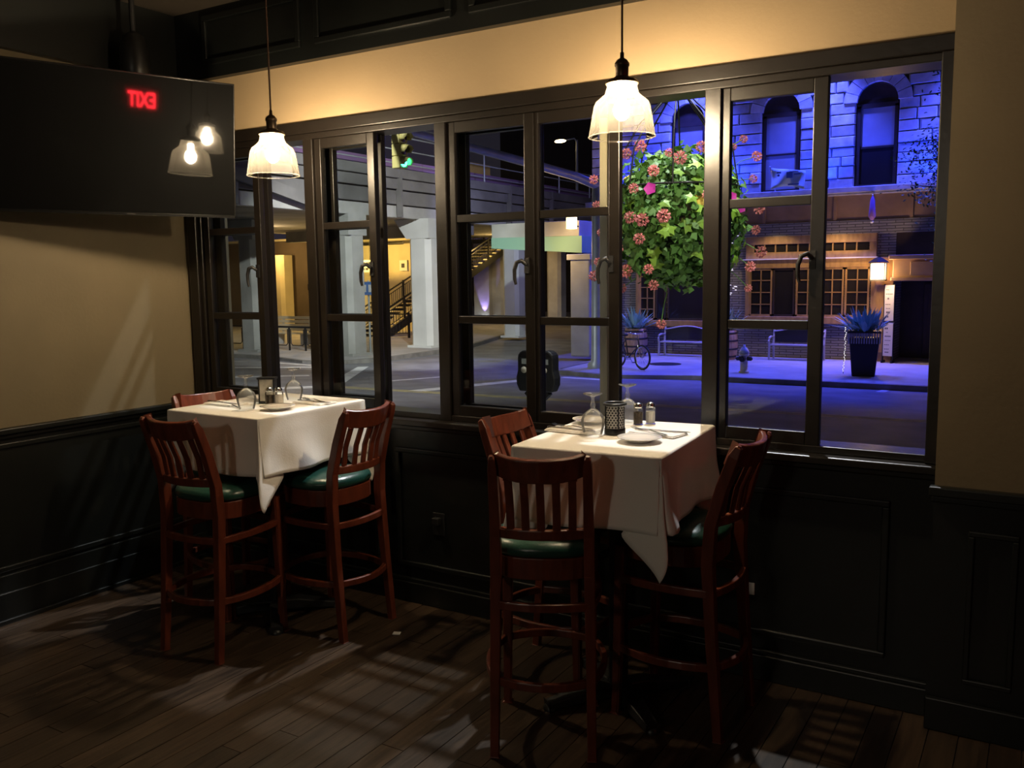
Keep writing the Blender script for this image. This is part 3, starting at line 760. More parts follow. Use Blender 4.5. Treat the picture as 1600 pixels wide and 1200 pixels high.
# stones of the upper wall
ub = unit_box('stone', stonem, .05)
arches = (-5.42,-2.60,.02,2.72)
HW, SPR = .53, 6.32
def clear(x0, x1, z0, z1):
    for c in arches:
        if x1 > c-HW and x0 < c+HW and z0 < SPR: return False
        r = HW+.36
        nx = min(max(c,x0),x1)-c; nz = max(z0,SPR)-SPR
        if z1 > SPR and math.hypot(nx, min(max(0,z0-SPR),9) if z0 > SPR else 0) < r: return False
    return True
rs = random.Random(21); z = 4.03; row = 0; ns = 0
while z < 7.95:
    h = rs.choice((.26,.30,.34)); h = min(h, 8.0-z)
    # intervals left free by the arched windows
    segs = [(-8.7, 3.6)]
    zc = z+h/2
    for c in arches:
        half = HW+.02 if zc < SPR else (math.sqrt(max((HW+.37)**2-(zc-SPR)**2,0)))
        if half <= 0: continue
        ns_ = []
        for a, b in segs:
            if c+half <= a or c-half >= b: ns_.append((a,b)); continue
            if c-half > a: ns_.append((a,c-half))
            if c+half < b: ns_.append((c+half,b))
        segs = ns_
    for a, b in segs:
        x = a
        while x < b-.02:
            L = rs.uniform(.42,.95)
            if x+L > b-.3: L = b-x
            if L > 1.15: L = L/2
            if L > .06 and ns < 262:
                d = .16+rs.uniform(0,.04)
                o = piece('stone', ub, sb, (x+L/2+2.6, 23.38-d/2-23.3, z+h/2-WALK), (0,0,0), (L-.022,d,h-.022)); ns += 1
            x += L
    z += h; row += 1
vm_ = []
for c in arches[:]:
    for k in range(9):
        a0 = PI*k/9; a1 = PI*(k+1)/9-.02
        pts = [(c+r*math.cos(a), SPR+r*math.sin(a)) for r, a in ((HW,a0),(HW+.36,a0),(HW+.36,(a0+a1)/2),(HW+.36,a1),(HW,a1),(HW,(a0+a1)/2))]
        wobj('voussoir', MB().prism(pts, 23.17, 23.38, 'y'), stonem, sb)
for i, c in enumerate(arches):
    aw = wobj('arched_window', MB().box(c-HW,c-HW+.09,23.27,23.37,4.05,SPR-.1).box(c+HW-.09,c+HW,23.27,23.37,4.05,SPR-.1).box(c-HW,c+HW,23.27,23.37,SPR-.16,SPR-.04).box(c-HW,c+HW,23.24,23.37,4.02,4.09), doorm, sb)
    pts = [(c+HW*math.cos(PI*k/14), SPR-.04+HW*math.sin(PI*k/14)*1.0) for k in range(15)]
    wobj('lunette', MB().prism(pts, 23.31, 23.36, 'y'), doorm, aw)
    wobj('upper_blind', MB().box(c-HW+.09,c+HW-.09,23.325,23.345,5.12,SPR-.16), blindm, aw)
    wobj('meeting_rail', MB().box(c-HW+.09,c+HW-.09,23.30,23.345,5.07,5.12), doorm, aw)
    wobj('lower_pane', MB().box(c-HW+.09,c+HW-.09,23.325,23.345,4.09,5.07), blindm if i % 2 else darkglass, aw)
# shop windows
def shopwin(x0, x1, z0, z1, secs, name, transom=None):
    sw = wobj(name, MB().box(x0,x0+.12,23.14,23.32,z0-.12,z1+.1).box(x1-.12,x1,23.14,23.32,z0-.12,z1+.1).box(x0,x1,23.12,23.32,z1,z1+.26).box(x0,x1,23.08,23.32,z0-.2,z0), oak, sb, .01)
    for a, b, nx_, nz_ in secs:
        fr_ = MB().box(a,a+.05,23.16,23.22,z0,z1).box(b-.05,b,23.16,23.22,z0,z1).box(a,b,23.16,23.22,z0,z0+.06).box(a,b,23.16,23.22,z1-.06,z1)
        for i in range(1,nx_): q = a+(b-a)*i/nx_; fr_.box(q-.014,q+.014,23.17,23.21,z0,z1)
        for i in range(1,nz_): q = z0+(z1-z0)*i/nz_; fr_.box(a,b,23.17,23.21,q-.014,q+.014)
        wobj('glazing_bars', fr_, oak if nx_ > 1 else doorm, sw)
        for i in range(nx_):
            for j in range(nz_):
                wobj('pane', MB().quad((a+(b-a)*i/nx_,23.20,z0+(z1-z0)*j/nz_),(a+(b-a)*(i+1)/nx_,23.20,z0+(z1-z0)*j/nz_),(a+(b-a)*(i+1)/nx_,23.20,z0+(z1-z0)*(j+1)/nz_),(a+(b-a)*i/nx_,23.20,z0+(z1-z0)*(j+1)/nz_)), darkglass, sw)
    return sw
shopwin(-7.1,-4.35,.22,1.95, ((-6.98,-6.45,2,5),(-6.42,-6.08,1,1),(-6.02,-4.5,1,1)), 'shop_window')
w2_ = shopwin(-3.54,.14,.38,1.80, ((-3.42,-2.74,2,4),(-2.72,-2.08,1,1),(-2.05,-1.38,2,4),(-1.35,-.71,2,4),(-.68,-.02,2,4)), 'shop_window')
tr = wobj('transom_light', MB().box(-3.54,.14,23.10,23.32,2.50,2.74).box(-3.54,.14,23.14,23.32,2.06,2.27).box(-3.54,-3.3,23.14,23.32,2.27,2.5).box(-.05,.14,23.14,23.32,2.27,2.5), oak, sb, .01)
for i in range(10):
    x = -3.3+.325*i
    wobj('pane', MB().box(x,x+.29,23.20,23.21,2.27,2.50), darkglass, tr)
    if i: wobj('glazing_bar', MB().box(x-.035,x,23.16,23.22,2.27,2.50), oak, tr)
wobj('pale_gutter_strip', MB().box(-3.6,.2,23.02,23.16,2.05,2.08), signw, sb)
wobj('oak_post', MB().box(.14,.62,23.05,23.3,WALK,2.06).box(.18,.58,23.0,23.05,-.6,1.3), oak, sb, .01)
cn = wobj('door_canopy', MB().box(.66,3.4,22.55,23.3,1.50,1.98).box(.56,3.5,22.45,23.3,1.98,2.10).box(.62,3.45,22.50,23.3,1.40,1.50), brownst, sb, .015)
for x in (1.4,2.2): wobj('canopy_panel', MB().box(x-.3,x+.3,22.52,22.55,1.56,1.92), brownst, cn, .01)
# lantern
ln = thing('wall_lantern', 'glowing square lantern on the oak post beside the doorway', 'lantern', (.26,22.78,1.40))
obj('glass_box', MB().box(-.17,.17,-.15,.15,.05,.48), lanternm, ln)
f = MB()
for sx in (-1,1):
    for sy in (-1,1): f.box(sx*.185-.014,sx*.185+.014,sy*.165-.014,sy*.165+.014,.03,.50)
obj('corner_bars', f, ironm, ln)
obj('roof', MB().lathe([(.27,.50),(.25,.53),(.12,.62),(.03,.66),(.02,.70)], n=4, smooth=False), ironm, ln)
obj('base', MB().box(-.2,.2,-.18,.18,.0,.05), ironm, ln)
obj('bracket', MB().bar((0,.15,.2),(0,.28,.2),.05,.05), ironm, ln)
light('POINT', 'lantern_light', (.26,22.45,1.62), 55, (1,.62,.3), .12)
light('POINT', 'lantern_light', (-8.75,20.3,2.5), 40, (1,.62,.3), .12)
# menu sign
sg = thing('menu_sign', 'tall narrow white sign board with lines of print beside the dark doorway', 'sign', (.58,22.75,-.66), R(-14))
for z0, z1 in ((0,.93),(.97,1.95)):
    bd = obj('board', MB().box(-.13,.13,-.02,.02,z0,z1), signw, sg, .004)
    rr = random.Random(int(z1*10)); z = z0+.09
    while z < z1-.05:
        w_ = rr.uniform(.05,.10); hh_ = rr.choice((.018,.03,.05))
        for q in range(rr.choice((2,3,4))):
            a = -w_+2*w_*q/4; obj('printed_line', MB().box(a,a+w_*.36,-.0215,-.0205,z,z+hh_), signt, bd)
        z += rr.uniform(.085,.15)
obj('frame', MB().box(-.15,-.13,-.025,.03,-.12,1.98).box(.13,.15,-.025,.03,-.12,1.98).box(-.15,.15,-.025,.03,.93,.97).box(-.15,-.11,-.1,.12,-.19,-.12).box(.11,.15,-.1,.12,-.19,-.12), blackm, sg)
# flag, pennant
fg = thing('flag', 'pale blue flag with dark print hanging above the shopfront ledge', 'flag', (-2.66,22.6,4.02))
obj('pole', MB().cyl((0,.5,-.1),(-.04,-.1,.66),.018), galv, fg)
n_ = 14; vs = []
for j in range(7):
    for i in range(n_):
        a = i/(n_-1); vs.append((.0+.95*a, -.1+.06*math.sin(a*8+j*.5), .62-.14*a+(-.60+.10*math.sin(a*3))*j/6*(1-.12*a)))
obj('cloth', MB().add(vs, [(j*n_+i,j*n_+i+1,(j+1)*n_+i+1,(j+1)*n_+i) for j in range(6) for i in range(n_-1)], True), flagm, fg).modifiers.new('thick','SOLIDIFY').thickness = .006
b = MB()
for x0, x1, z0, z1 in ((.45,.62,.30,.47),(.18,.30,.44,.49),(.66,.84,.38,.42),(.5,.8,.10,.14),(.20,.26,.36,.42)): b.box(x0,x1,-.19,-.17,z0,z1)
obj('printed_emblem', b, flagp, fg)
pn = thing('pennant', 'furled violet pennant hanging from a pole at the fascia', 'pennant', (.06,22.7,3.05))
obj('cloth', MB().lathe([(.03,0),(.10,.12),(.075,.35),(.06,.55),(.02,.66)], n=9), pennm, pn)
obj('pole', MB().cyl((0,.45,.35),(0,0,.70),.015), galv, pn)
obj('finial', MB().ball((0,0,-.03),.045,8,6), signw, pn)

# ------------------------------------------------------------------ pavement furniture
def bench(loc, label):
    t = thing('street_bench', label, 'bench', loc, 0, 'metal benches before the stone building')
    for s_ in (-.72,.72):
        obj('leg', MB().sweep([(s_,-.02,0),(s_,.0,.42)],.05,.05,(0,1,0)), benchm, t); obj('leg', MB().sweep([(s_,.50,0),(s_,.46,.45),(s_,.56,.88)],.05,.05,(0,1,0)), benchm, t)
        obj('armrest', MB().sweep([(s_,.50,.66),(s_,.2,.68),(s_,-.02,.64),(s_,-.06,.56),(s_,-.02,.43)],.05,.035), benchm, t)
    for k in range(5): obj('seat_slat', MB().box(-.74,.74,.0+.09*k,.07+.09*k,.42,.45), benchm, t)
    pts = [(-.70,.50),(.70,.50),(.70,.80)]+[(.70-1.4*k/12,.80+.10*math.sin(PI*k/12)**1.5) for k in range(1,12)]+[(-.70,.80)]
    obj('back_panel', MB().prism(pts,.50,.52,'y'), ironm, t)
    obj('back_rail', MB().tube([(.72-1.44*k/12,.51,.81+.10*math.sin(PI*k/12)**1.5) for k in range(13)],.022,6), benchm, t)
bench((-5.25,22.35,WALK), 'blue-lit metal bench with arched back left of the second barrel')
bench((-1.85,22.35,WALK), 'metal bench with arched back under the wide shop window')
agl = MB()
agl.add([(0,0,0),(-.028,.10,.03),(0,.10,.02),(.028,.10,.03),(-.03,.24,.05),(0,.24,.035),(.03,.24,.05),(0,.40,.02)],
        [(0,2,1),(0,3,2),(1,2,5,4),(2,3,6,5),(4,5,7),(5,6,7)], True)
agb = agl.mesh('agave_leaf'); agb.materials.append(plantb)
agg = agb.copy(); agg.materials.clear(); agg.materials.append(plantg)
def tuft(t, zc, n_, r, me, seed, s0=1.0):
    rr = random.Random(seed)
    for k in range(n_):
        a = rr.uniform(0,2*PI); e = rr.uniform(.25,1.45)
        piece('leaf', me, t, (r*.5*math.cos(a)*rr.random(), r*.5*math.sin(a)*rr.random(), zc), (e,0,a-PI/2), (s0*rr.uniform(.8,1.5),s0*rr.uniform(.8,1.35),1))
def barrel(loc, label, me, seed):
    t = thing('barrel_planter', label, 'planter', loc, 0, 'barrel planters with spiky plants')
    obj('staves', MB().lathe([(.30,0),(.345,.2),(.365,.42),(.355,.65),(.32,.86),(.29,.86),(.29,.80),(.001,.80)], n=22), barrelm, t)
    for z, r in ((.10,.33),(.32,.366),(.56,.368),(.78,.342)): obj('hoop', MB().lathe([(r-.01,z-.025),(r+.003,z-.025),(r+.003,z+.025),(r-.01,z+.025)], n=22), ironm, t)
    tuft(t, .82, 64, .4, me, seed, 1.5)
barrel((-6.62,22.05,WALK), 'wooden barrel planter with blue-green spiky plant behind the bicycle', agb, 3)
barrel((-3.80,22.1,WALK), 'wooden barrel planter with grey-green plant between the two benches', agg, 5)
t = thing('square_planter', 'tall black slatted square planter with feathery blue-lit plant near the doorway', 'planter', (.54,19.3,WALK), R(8))
obj('body', MB().add([(-.26,-.26,0),(.26,-.26,0),(.26,.26,0),(-.26,.26,0),(-.34,-.34,.92),(.34,-.34,.92),(.34,.34,.92),(-.34,.34,.92)],[(0,3,2,1),(4,5,6,7),(0,1,5,4),(1,2,6,5),(2,3,7,6),(3,0,4,7)]), ironm, t, .02)
f = MB()
for s_ in (-1,1):
    for k in range(13):
        q = -.34+.68*k/12; f.box(q-.014,q+.014,s_*.355-.01,s_*.355+.01,.80,1.06); f.box(s_*.355-.01,s_*.355+.01,q-.014,q+.014,.80,1.06)
o = obj('slats', f, benchm, t); o['kind'] = 'stuff'
obj('rim', MB().box(-.38,.38,-.38,.38,1.05,1.09), ironm, t, .01)
tuft(t, 1.06, 120, .7, agb, 11, 1.25)
st = MB(); rr = random.Random(4)
for k in range(26):
    st.ball((-.385-.001*k+.03*rr.random(), -.40+.03*rr.random(), 1.18-.042*k), .014, 6, 4)
sl = thing('string_lights', 'strand of tiny white beads hanging down the left of the black planter', 'string lights', (.54,19.3,WALK))
o = obj('bulbs', st, tinybulb, sl); o['kind'] = 'stuff'
obj('wire', MB().tube([(-.36,-.36,1.2),(-.37,-.39,1.1),(-.385,-.39,.6),(-.40,-.38,.06)],.006,5), blackm, sl)
# hydrant
t = thing('fire_hydrant', 'cream and dark fire hydrant near the kerb', 'fire hydrant', (-2.24,18.75,WALK))
obj('barrel', MB().lathe([(.13,0),(.13,.03),(.095,.04),(.095,.42),(.13,.44),(.13,.48),(.11,.49)], n=16), hydm, t)
obj('bonnet', MB().lathe([(.13,.49),(.13,.53),(.115,.56),(.08,.63),(.03,.66),(.03,.71),(.001,.71)], n=16), galv, t)
for a in (0,PI,-PI/2):
    c, s_ = math.cos(a), math.sin(a)
    r_ = .075 if a == -PI/2 else .055
    obj('outlet_cap', MB().cyl((.08*c,.08*s_,.36),(.19*c,.19*s_,.36),r_).cyl((.19*c,.19*s_,.36),(.215*c,.215*s_,.36),r_*.45,n=6), ironm, t)
# bicycle
def bicycle(hub, d, label):
    z0 = WALK; ang = math.atan2(d[1],d[0])
    t = thing('bicycle', label, 'bicycle', (hub[0],hub[1],z0), ang)
    Rw = .335
    for nm, x in (('front_wheel',0),('rear_wheel',-1.04)):
        w = obj(nm, MB().tube([(x+(Rw-.02)*math.cos(2*PI*k/28),0,Rw+(Rw-.02)*math.sin(2*PI*k/28)) for k in range(28)],.024,8,closed=True), tireg, t)
        obj('rim', MB().tube([(x+(Rw-.052)*math.cos(2*PI*k/28),0,Rw+(Rw-.052)*math.sin(2*PI*k/28)) for k in range(28)],.013,6,closed=True), chrome, w)
        sp_ = MB()
        for k in range(20):
            a = 2*PI*k/20; sp_.cyl((x,(-1)**k*.02,Rw),(x+(Rw-.05)*math.cos(a),0,Rw+(Rw-.05)*math.sin(a)),.002,n=4)
        s2 = obj('spokes', sp_, chrome, w); s2['kind'] = 'stuff'
        obj('hub', MB().cyl((x,-.05,Rw),(x,.05,Rw),.02), chrome, w)
    f = MB(); bb = (-.60,0,.28); st_ = (-.72,0,.78); hd = (-.18,0,.80); hd2 = (-.14,0,.66)
    for p, q in ((bb,st_),(bb,hd2),(st_,hd),(hd,hd2)): f.cyl(p,q,.018)
    for s_ in (-.05,.05): f.cyl(bb,(-1.04,s_,Rw),.010); f.cyl(st_,(-1.04,s_,Rw),.009)
    obj('frame', f, blackm, t)
    f = MB()
    for s_ in (-.055,.055): f.tube([(-.145,s_*.6,.66),(-.09,s_,.52),(0,s_,Rw)],.011,6)
    obj('fork', f, chrome, t)
    obj('handlebar', MB().cyl((-.17,0,.79),(-.20,0,.94),.013).tube([(-.34,-.29,.99),(-.24,-.26,.985),(-.17,-.10,.95),(-.17,.10,.95),(-.24,.26,.985),(-.34,.29,.99)],.012,6), chrome, t)
    obj('saddle', MB().ball((-.76,0,.90),.12,12,6,(1.1,.7,.35)).cyl((-.73,0,.76),(-.75,0,.88),.012), tireg, t)
    obj('crank', MB().cyl((-.60,-.05,.28),(-.60,.05,.28),.055).bar((-.60,.06,.28),(-.50,.06,.16),.015,.02).bar((-.60,-.06,.28),(-.70,-.06,.40),.015,.02), chrome, t)
    obj('pedal', MB().box(-.545,-.455,.07,.15,.145,.165), blackm, t); obj('pedal', MB().box(-.745,-.655,-.15,-.07,.39,.41), blackm, t)
bicycle((-4.83,18.3), (.874,-.476), 'parked bicycle with chrome rims in front of the left barrel')

# ------------------------------------------------------------------ meter, lamp post, flower basket (near pavement)
t = thing('parking_meter', 'dark twin-head parking meter on a post just outside the window', 'parking meter', (.63,3.02,-.30))
obj('post', MB().cyl((0,0,0),(0,0,.90),.032), ironm, t)
obj('yoke', MB().sweep([(-.10,0,.98),(-.05,0,.93),(0,0,.90),(.05,0,.93),(.10,0,.98)],.06,.06).lathe([(.06,.84),(.045,.87),(.055,.93),(.02,.97)], n=12), ironm, t)
for s_ in (-1,1):
    pr = [(-.06,.98),(.06,.98),(.088,1.04),(.09,1.10),(.074,1.16),(.074,1.27)]+[(.074*math.cos(PI*k/8),1.27+.062*math.sin(PI*k/8)) for k in range(1,8)]+[(-.074,1.27),(-.074,1.16),(-.09,1.10),(-.088,1.04)]
    h = obj('meter_head', MB().prism([(x+s_*.098,z) for x,z in pr],-.055,.055,'y'), ironm, t, .012)
    obj('dial', MB().lathe([(.028,0),(.028,.004),(.001,.004)], (s_*.098-.01,-.056,1.165), 18, (0,-1,0)), cardm, h)
    obj('coin_plate', MB().box(s_*.098-.03,s_*.098+.03,-.060,-.055,1.215,1.26), galv, h)
    obj('window', MB().prism([(s_*.098+.052*math.cos(PI*k/8),1.275+.045*math.sin(PI*k/8)) for k in range(9)],-.059,-.055,'y'), darkglass, h)
lpst = thing('street_lamp', 'dark street lamp post behind a window mullion with a basket arm', 'street lamp', (2.07,3.3,-.30))
obj('pole', MB().lathe([(.10,0),(.09,.3),(.055,.5),(.05,3.4),(.042,6.7)], n=14), ironm, lpst)
obj('lamp_arm', MB().tube([(0,0,6.6),(0,-.02,7.2),(.02,-.12,7.40),(.03,-.28,7.40)],.03,8), ironm, lpst)
obj('lamp_head', MB().lathe([(.17,7.24),(.18,7.26),(.10,7.38),(.03,7.42)], (.03,-.30,0), 18), ironm, lpst)
obj('basket_arm', MB().tube([(0,0,3.30),(0,-.3,3.36),(-.03,-.62,3.34),(-.03,-.78,3.28)],.018,8), ironm, lpst)
fb = thing('hanging_flower_basket', 'big hanging basket of green vines with pink flowers outside the window', 'flower basket', (2.04,2.52,1.5))
Cb = Vector((0,0,.55))
f = MB()
for k in range(8):
    a = 2*PI*k/8+.3; c, s_ = math.cos(a), math.sin(a)
    f.tube([(0,0,1.44),(.10*c,.10*s_,1.36),(.26*c,.26*s_,1.20),(.38*c,.38*s_,1.0),(.42*c,.42*s_,.75)],.006,5)
f.tube([(.42*math.cos(2*PI*k/24),.42*math.sin(2*PI*k/24),.75) for k in range(24)],.007,5,closed=True)
f.cyl((0,0,1.42),(0,0,1.74),.006)
obj('wire_frame', f, ironm, fb)
obj('basket', MB().lathe([(.05,.34),(.20,.38),(.30,.48),(.34,.62)], n=20), barkm, fb)
def leafmesh(name, m, lobes):
    b = MB(); pts = [(0,0,0)]
    for a, r in lobes: pts.append((r*math.sin(a), r*math.cos(a)+.02, -.18*r*abs(math.sin(a))-.10*r))
    n_ = len(lobes); b.add([(0,.35,0.03)]+pts, [(0,1+i,1+(i+1)%(n_+1)) for i in range(n_+1)], False)
    me = b.mesh(name); me.materials.append(m); return me
lob = [(-2.1,.55),(-1.5,.42),(-1.15,.75),(-.8,.5),(-.35,.62),(0,1.05),(.35,.62),(.8,.5),(1.15,.75),(1.5,.42),(2.1,.55)]
LM = [leafmesh('leaf', m, lob) for m in (leafg, leafd, leafy)]
rr = random.Random(12)
def place_leaf(me, p, nrm, s):
    q = nrm.to_track_quat('Z','Y').to_euler(); q2 = (nrm.to_track_quat('Z','Y') @ Matrix.Rotation(rr.uniform(0,6.28),3,'Z').to_quaternion()).to_euler()
    piece('leaf', me, fb, p, q2, (s,s,s))
def shell_pt():
    a = rr.uniform(0,2*PI); zz = rr.uniform(-1,1)
    c = math.sqrt(1-zz*zz); nrm = Vector((c*math.cos(a), c*math.sin(a), zz))
    rad = rr.uniform(.80,1.04)
    p = Cb+Vector((nrm.x*.50*rad, nrm.y*.50*rad, nrm.z*(.50 if zz > 0 else .52)*rad))
    return p, nrm
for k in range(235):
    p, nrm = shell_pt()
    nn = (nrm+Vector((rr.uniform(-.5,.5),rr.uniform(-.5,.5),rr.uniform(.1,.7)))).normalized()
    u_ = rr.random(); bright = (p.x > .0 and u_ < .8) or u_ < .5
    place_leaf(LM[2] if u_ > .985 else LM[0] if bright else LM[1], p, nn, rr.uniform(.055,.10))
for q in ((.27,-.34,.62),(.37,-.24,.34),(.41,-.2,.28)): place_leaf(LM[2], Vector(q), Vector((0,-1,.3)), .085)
# small filler foliage (uncountable)
b = MB()
for k in range(5200):
    p, nrm = shell_pt(); p = Cb+(p-Cb)*rr.uniform(.7,1.0)
    s_ = rr.uniform(.016,.034); a = Vector((rr.uniform(-1,1),rr.uniform(-1,1),rr.uniform(-1,1))).normalized(); c = (nrm+a*.9).normalized(); d = c.orthogonal().normalized(); e = c.cross(d)
    d, e = d*math.cos(k)+e*math.sin(k), e*math.cos(k)-d*math.sin(k)
    b.add([p, p+d*s_+e*s_*.5, p+e*s_*1.9, p-d*s_+e*s_*.5], [(0,1,2,3)])
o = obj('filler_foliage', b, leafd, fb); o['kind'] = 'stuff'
def flowermesh(name, m):
    b = MB(); q = random.Random(2)
    for k in range(22):
        a = 2*PI*k*.618; z = 1-1.8*(k+.5)/22; c = math.sqrt(max(1-z*z,0)); nrm = Vector((c*math.cos(a),c*math.sin(a),z)); p = nrm*.75
        d = nrm.orthogonal().normalized(); e = nrm.cross(d)
        for j in range(3):
            t0 = j*2.1+k; u1 = d*math.cos(t0)+e*math.sin(t0); u2 = d*math.cos(t0+.9)+e*math.sin(t0+.9)
            b.add([p-nrm*.25, p+u1*.34+nrm*.08, p+(u1+u2)*.28+nrm*.2, p+u2*.34+nrm*.08], [(0,1,2,3)])
    me = b.mesh(name); me.materials.append(m); return me
FP = flowermesh('flower_head', pinkf)
def petun(m):
    b = MB(); vs = [(0,0,-.4)]+[((1 if k%2 else .78)*math.cos(2*PI*k/10),(1 if k%2 else .78)*math.sin(2*PI*k/10),.1) for k in range(10)]
    b.add(vs, [(0,1+k,1+(k+1)%10) for k in range(10)], True); me = b.mesh('flower_head'); me.materials.append(m); return me
FM = petun(magf)
view = Vector((4.311-2.04,-3.496-2.52,0)).normalized(); rt = Vector((-view.y,view.x,0))
def flower(me, px_, pz_, s, out=1.0):
    """px_,pz_: position across and above the basket centre, on the room side of the foliage"""
    k = max(1-(px_/.55)**2-(pz_/.56)**2, 0); dpt = .52*math.sqrt(k)*out
    p = Cb+rt*px_+view*dpt+Vector((0,0,pz_)); nrm = (p-Cb).normalized()
    piece('flower_head', me, fb, p, (nrm+view*.6).to_track_quat('Z','Y').to_euler(), (s,s,s))
for px_, pz_ in ((-.28,.17),(-.15,.28),(-.30,-.02),(-.22,-.04),(-.08,-.02),(-.24,-.16),(-.34,-.37),(-.18,-.36),(-.38,-.49),(-.15,-.47),(.02,.36),(-.05,.40),(.20,.11),(-.41,.05),(-.40,-.22),(-.1,-.75),(-.50,.36),(-.56,.1),(-.52,-.1),(-.55,-.3),(-.58,-.40),(-.50,-.48),(-.58,.28),(.52,.25),(.56,.05),(.54,-.1),(.58,-.25),(.54,.4),(.51,-.35),(.30,.50),(.38,.47),(.22,.47),(.16,.44),(-.25,.48),(-.35,.45),(.45,.52),(-.46,-.60),(.5,-.5)):
    flower(FP, px_, pz_, rr.uniform(.028,.048))
flower(FM, -.17,.16,.045); flower(FM, .36,.10,.035); flower(FM, .42,.03,.035)
f = MB()
for px_, pz_ in ((-.50,.36),(-.56,.1),(-.52,-.1),(-.55,-.3),(-.58,-.40),(-.50,-.48),(-.58,.28),(.52,.25),(.56,.05),(.54,-.1),(.58,-.25),(.54,.4),(.51,-.35),(.30,.50),(.38,.47),(.22,.47),(.16,.44),(-.25,.48),(-.35,.45),(.45,.52),(-.46,-.60),(.5,-.5),(-.1,-.75)):
    q = Cb+rt*px_*.6+Vector((0,0,pz_*.7)); e = Cb+rt*px_+Vector((0,0,pz_)); f.tube([q,(q+e)/2+Vector((0,0,.03)),e],.004,4)
o = obj('flower_stems', f, leafd, fb); o['kind'] = 'stuff'

# ------------------------------------------------------------------ viaduct
vd = thing('viaduct', 'concrete railway viaduct with railings crossing the side street', 'bridge', (-14.8,18,3.7))
ang = R(0)
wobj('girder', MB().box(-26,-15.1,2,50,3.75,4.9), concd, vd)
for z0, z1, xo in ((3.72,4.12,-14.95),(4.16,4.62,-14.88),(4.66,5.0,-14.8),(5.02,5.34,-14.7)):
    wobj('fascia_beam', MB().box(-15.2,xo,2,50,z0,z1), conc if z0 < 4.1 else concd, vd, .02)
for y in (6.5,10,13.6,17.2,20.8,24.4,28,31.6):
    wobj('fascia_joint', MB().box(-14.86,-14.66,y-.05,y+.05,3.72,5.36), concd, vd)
wobj('parapet', MB().box(-15.6,-15.4,2,50,5.34,5.75), purpm, vd)
rl = wobj('railing', MB().cyl((-14.8,2,6.42),(-14.8,50,6.42),.028).cyl((-14.8,2,5.97),(-14.8,50,5.97),.022).cyl((-14.8,2,5.52),(-14.8,50,5.52),.022), galv, vd)
for k in range(15):
    y = 4.5+3.1*k; wobj('railing_post', MB().cyl((-14.8,y,5.34),(-14.8,y,6.46),.035), galv, rl)
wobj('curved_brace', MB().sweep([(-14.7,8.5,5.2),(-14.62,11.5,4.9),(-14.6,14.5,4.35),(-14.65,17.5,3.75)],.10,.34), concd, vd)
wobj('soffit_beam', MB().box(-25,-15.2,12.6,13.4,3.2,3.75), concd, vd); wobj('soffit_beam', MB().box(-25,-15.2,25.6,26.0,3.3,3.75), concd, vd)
wobj('yellow_shelter_panel', MB().box(-16.6,-16.3,25.6,29.0,5.35,6.35), yellowc, vd)
def column(x, y, w, zt, label, m=conc, cap=True):
    t = thing('concrete_column', label, 'column', (x,y,WALK), 0, 'columns under the viaduct')
    c = .18*w; h = w/2
    pts = [(-h+c,-h),(h-c,-h),(h,-h+c),(h,h-c),(h-c,h),(-h+c,h),(-h,h-c),(-h,-h+c)]
    obj('shaft', MB().prism(pts,0,zt-WALK), m, t)
    if cap:
        b = MB(); k = .55
        b.add([(-h-.02,-h-.02,zt-WALK-.7),(h+.02,-h-.02,zt-WALK-.7),(h+.02,h+.02,zt-WALK-.7),(-h,h+.02,zt-WALK-.7),(-h-k,-h-.02,zt-WALK-.01),(h+.02,-h-.02,zt-WALK-.01),(h+.02,h+.02,zt-WALK-.01),(-h-k,h+.02,zt-WALK-.01)],[(0,3,2,1),(4,5,6,7),(0,1,5,4),(1,2,6,5),(2,3,7,6),(3,0,4,7)])
        obj('capital', b, m, t)
    obj('plinth', MB().box(-h-.06,h+.06,-h-.06,h+.06,0,.08), m, t)
column(-19.75,18.8,.85,3.75,'pale column seen through the leftmost sash', conc)
column(-15.35,18.75,.85,3.75,'pale column seen through the second sash from the left', conc)
column(-15.05,22.6,.95,3.75,'broad white-painted column in front of the stairs', concw)
column(-14.7,28.2,.75,3.75,'pale column at the right of the stairs near the mullion', concw)
column(-21.9,38.7,.85,3.75,'brown-lit column behind the stairs', conc, False)
column(-18.5,39.0,.85,3.75,'brown column far down the side street', conc, False)
column(-29.4,29.6,.9,2.9,'brightly yellow-lit pillar behind the black railing', wallyel, False)
wl_ = thing('underpass_wall', 'cream wall under the viaduct lit yellow behind the stairs', 'wall', (-26,29.6,WALK), 0, None, 'structure')
wobj('wall_face', MB().box(-40,-21.6,30.2,30.6,WALK,3.75), wallyel, wl_)
wobj('brown_panel', MB().box(-40,-25.2,30.1,30.2,WALK,3.6), wallbr, wl_)
wobj('louvre', MB().box(-28.1,-27.2,30.05,30.1,1.12,1.42).box(-27.1,-26.6,30.05,30.1,1.12,1.42), darkglass, wl_)
wobj('dark_bay', MB().box(-24.0,-23.3,30.1,30.2,.2,2.6), wallbr, wl_)
wobj('pipe', MB().cyl((-23.1,29.9,3.2),(-23.1,29.9,.9),.05).cyl((-26,29.8,3.3),(-21.7,29.8,3.3),.07), blackm, wl_)
wobj('poster', MB().box(-22.2,-21.75,30.12,30.2,2.0,2.5), signw, wl_)
wobj('poster_print', MB().box(-22.08,-21.9,30.11,30.12,2.15,2.35), signt, wl_)
hs = thing('hanging_sign', 'white notice board with dark print hanging under the viaduct', 'sign', (-22.6,28.2,1.95))
bd = obj('board', MB().box(-.75,.35,-.02,.02,0,.55), signw, hs)
b = MB()
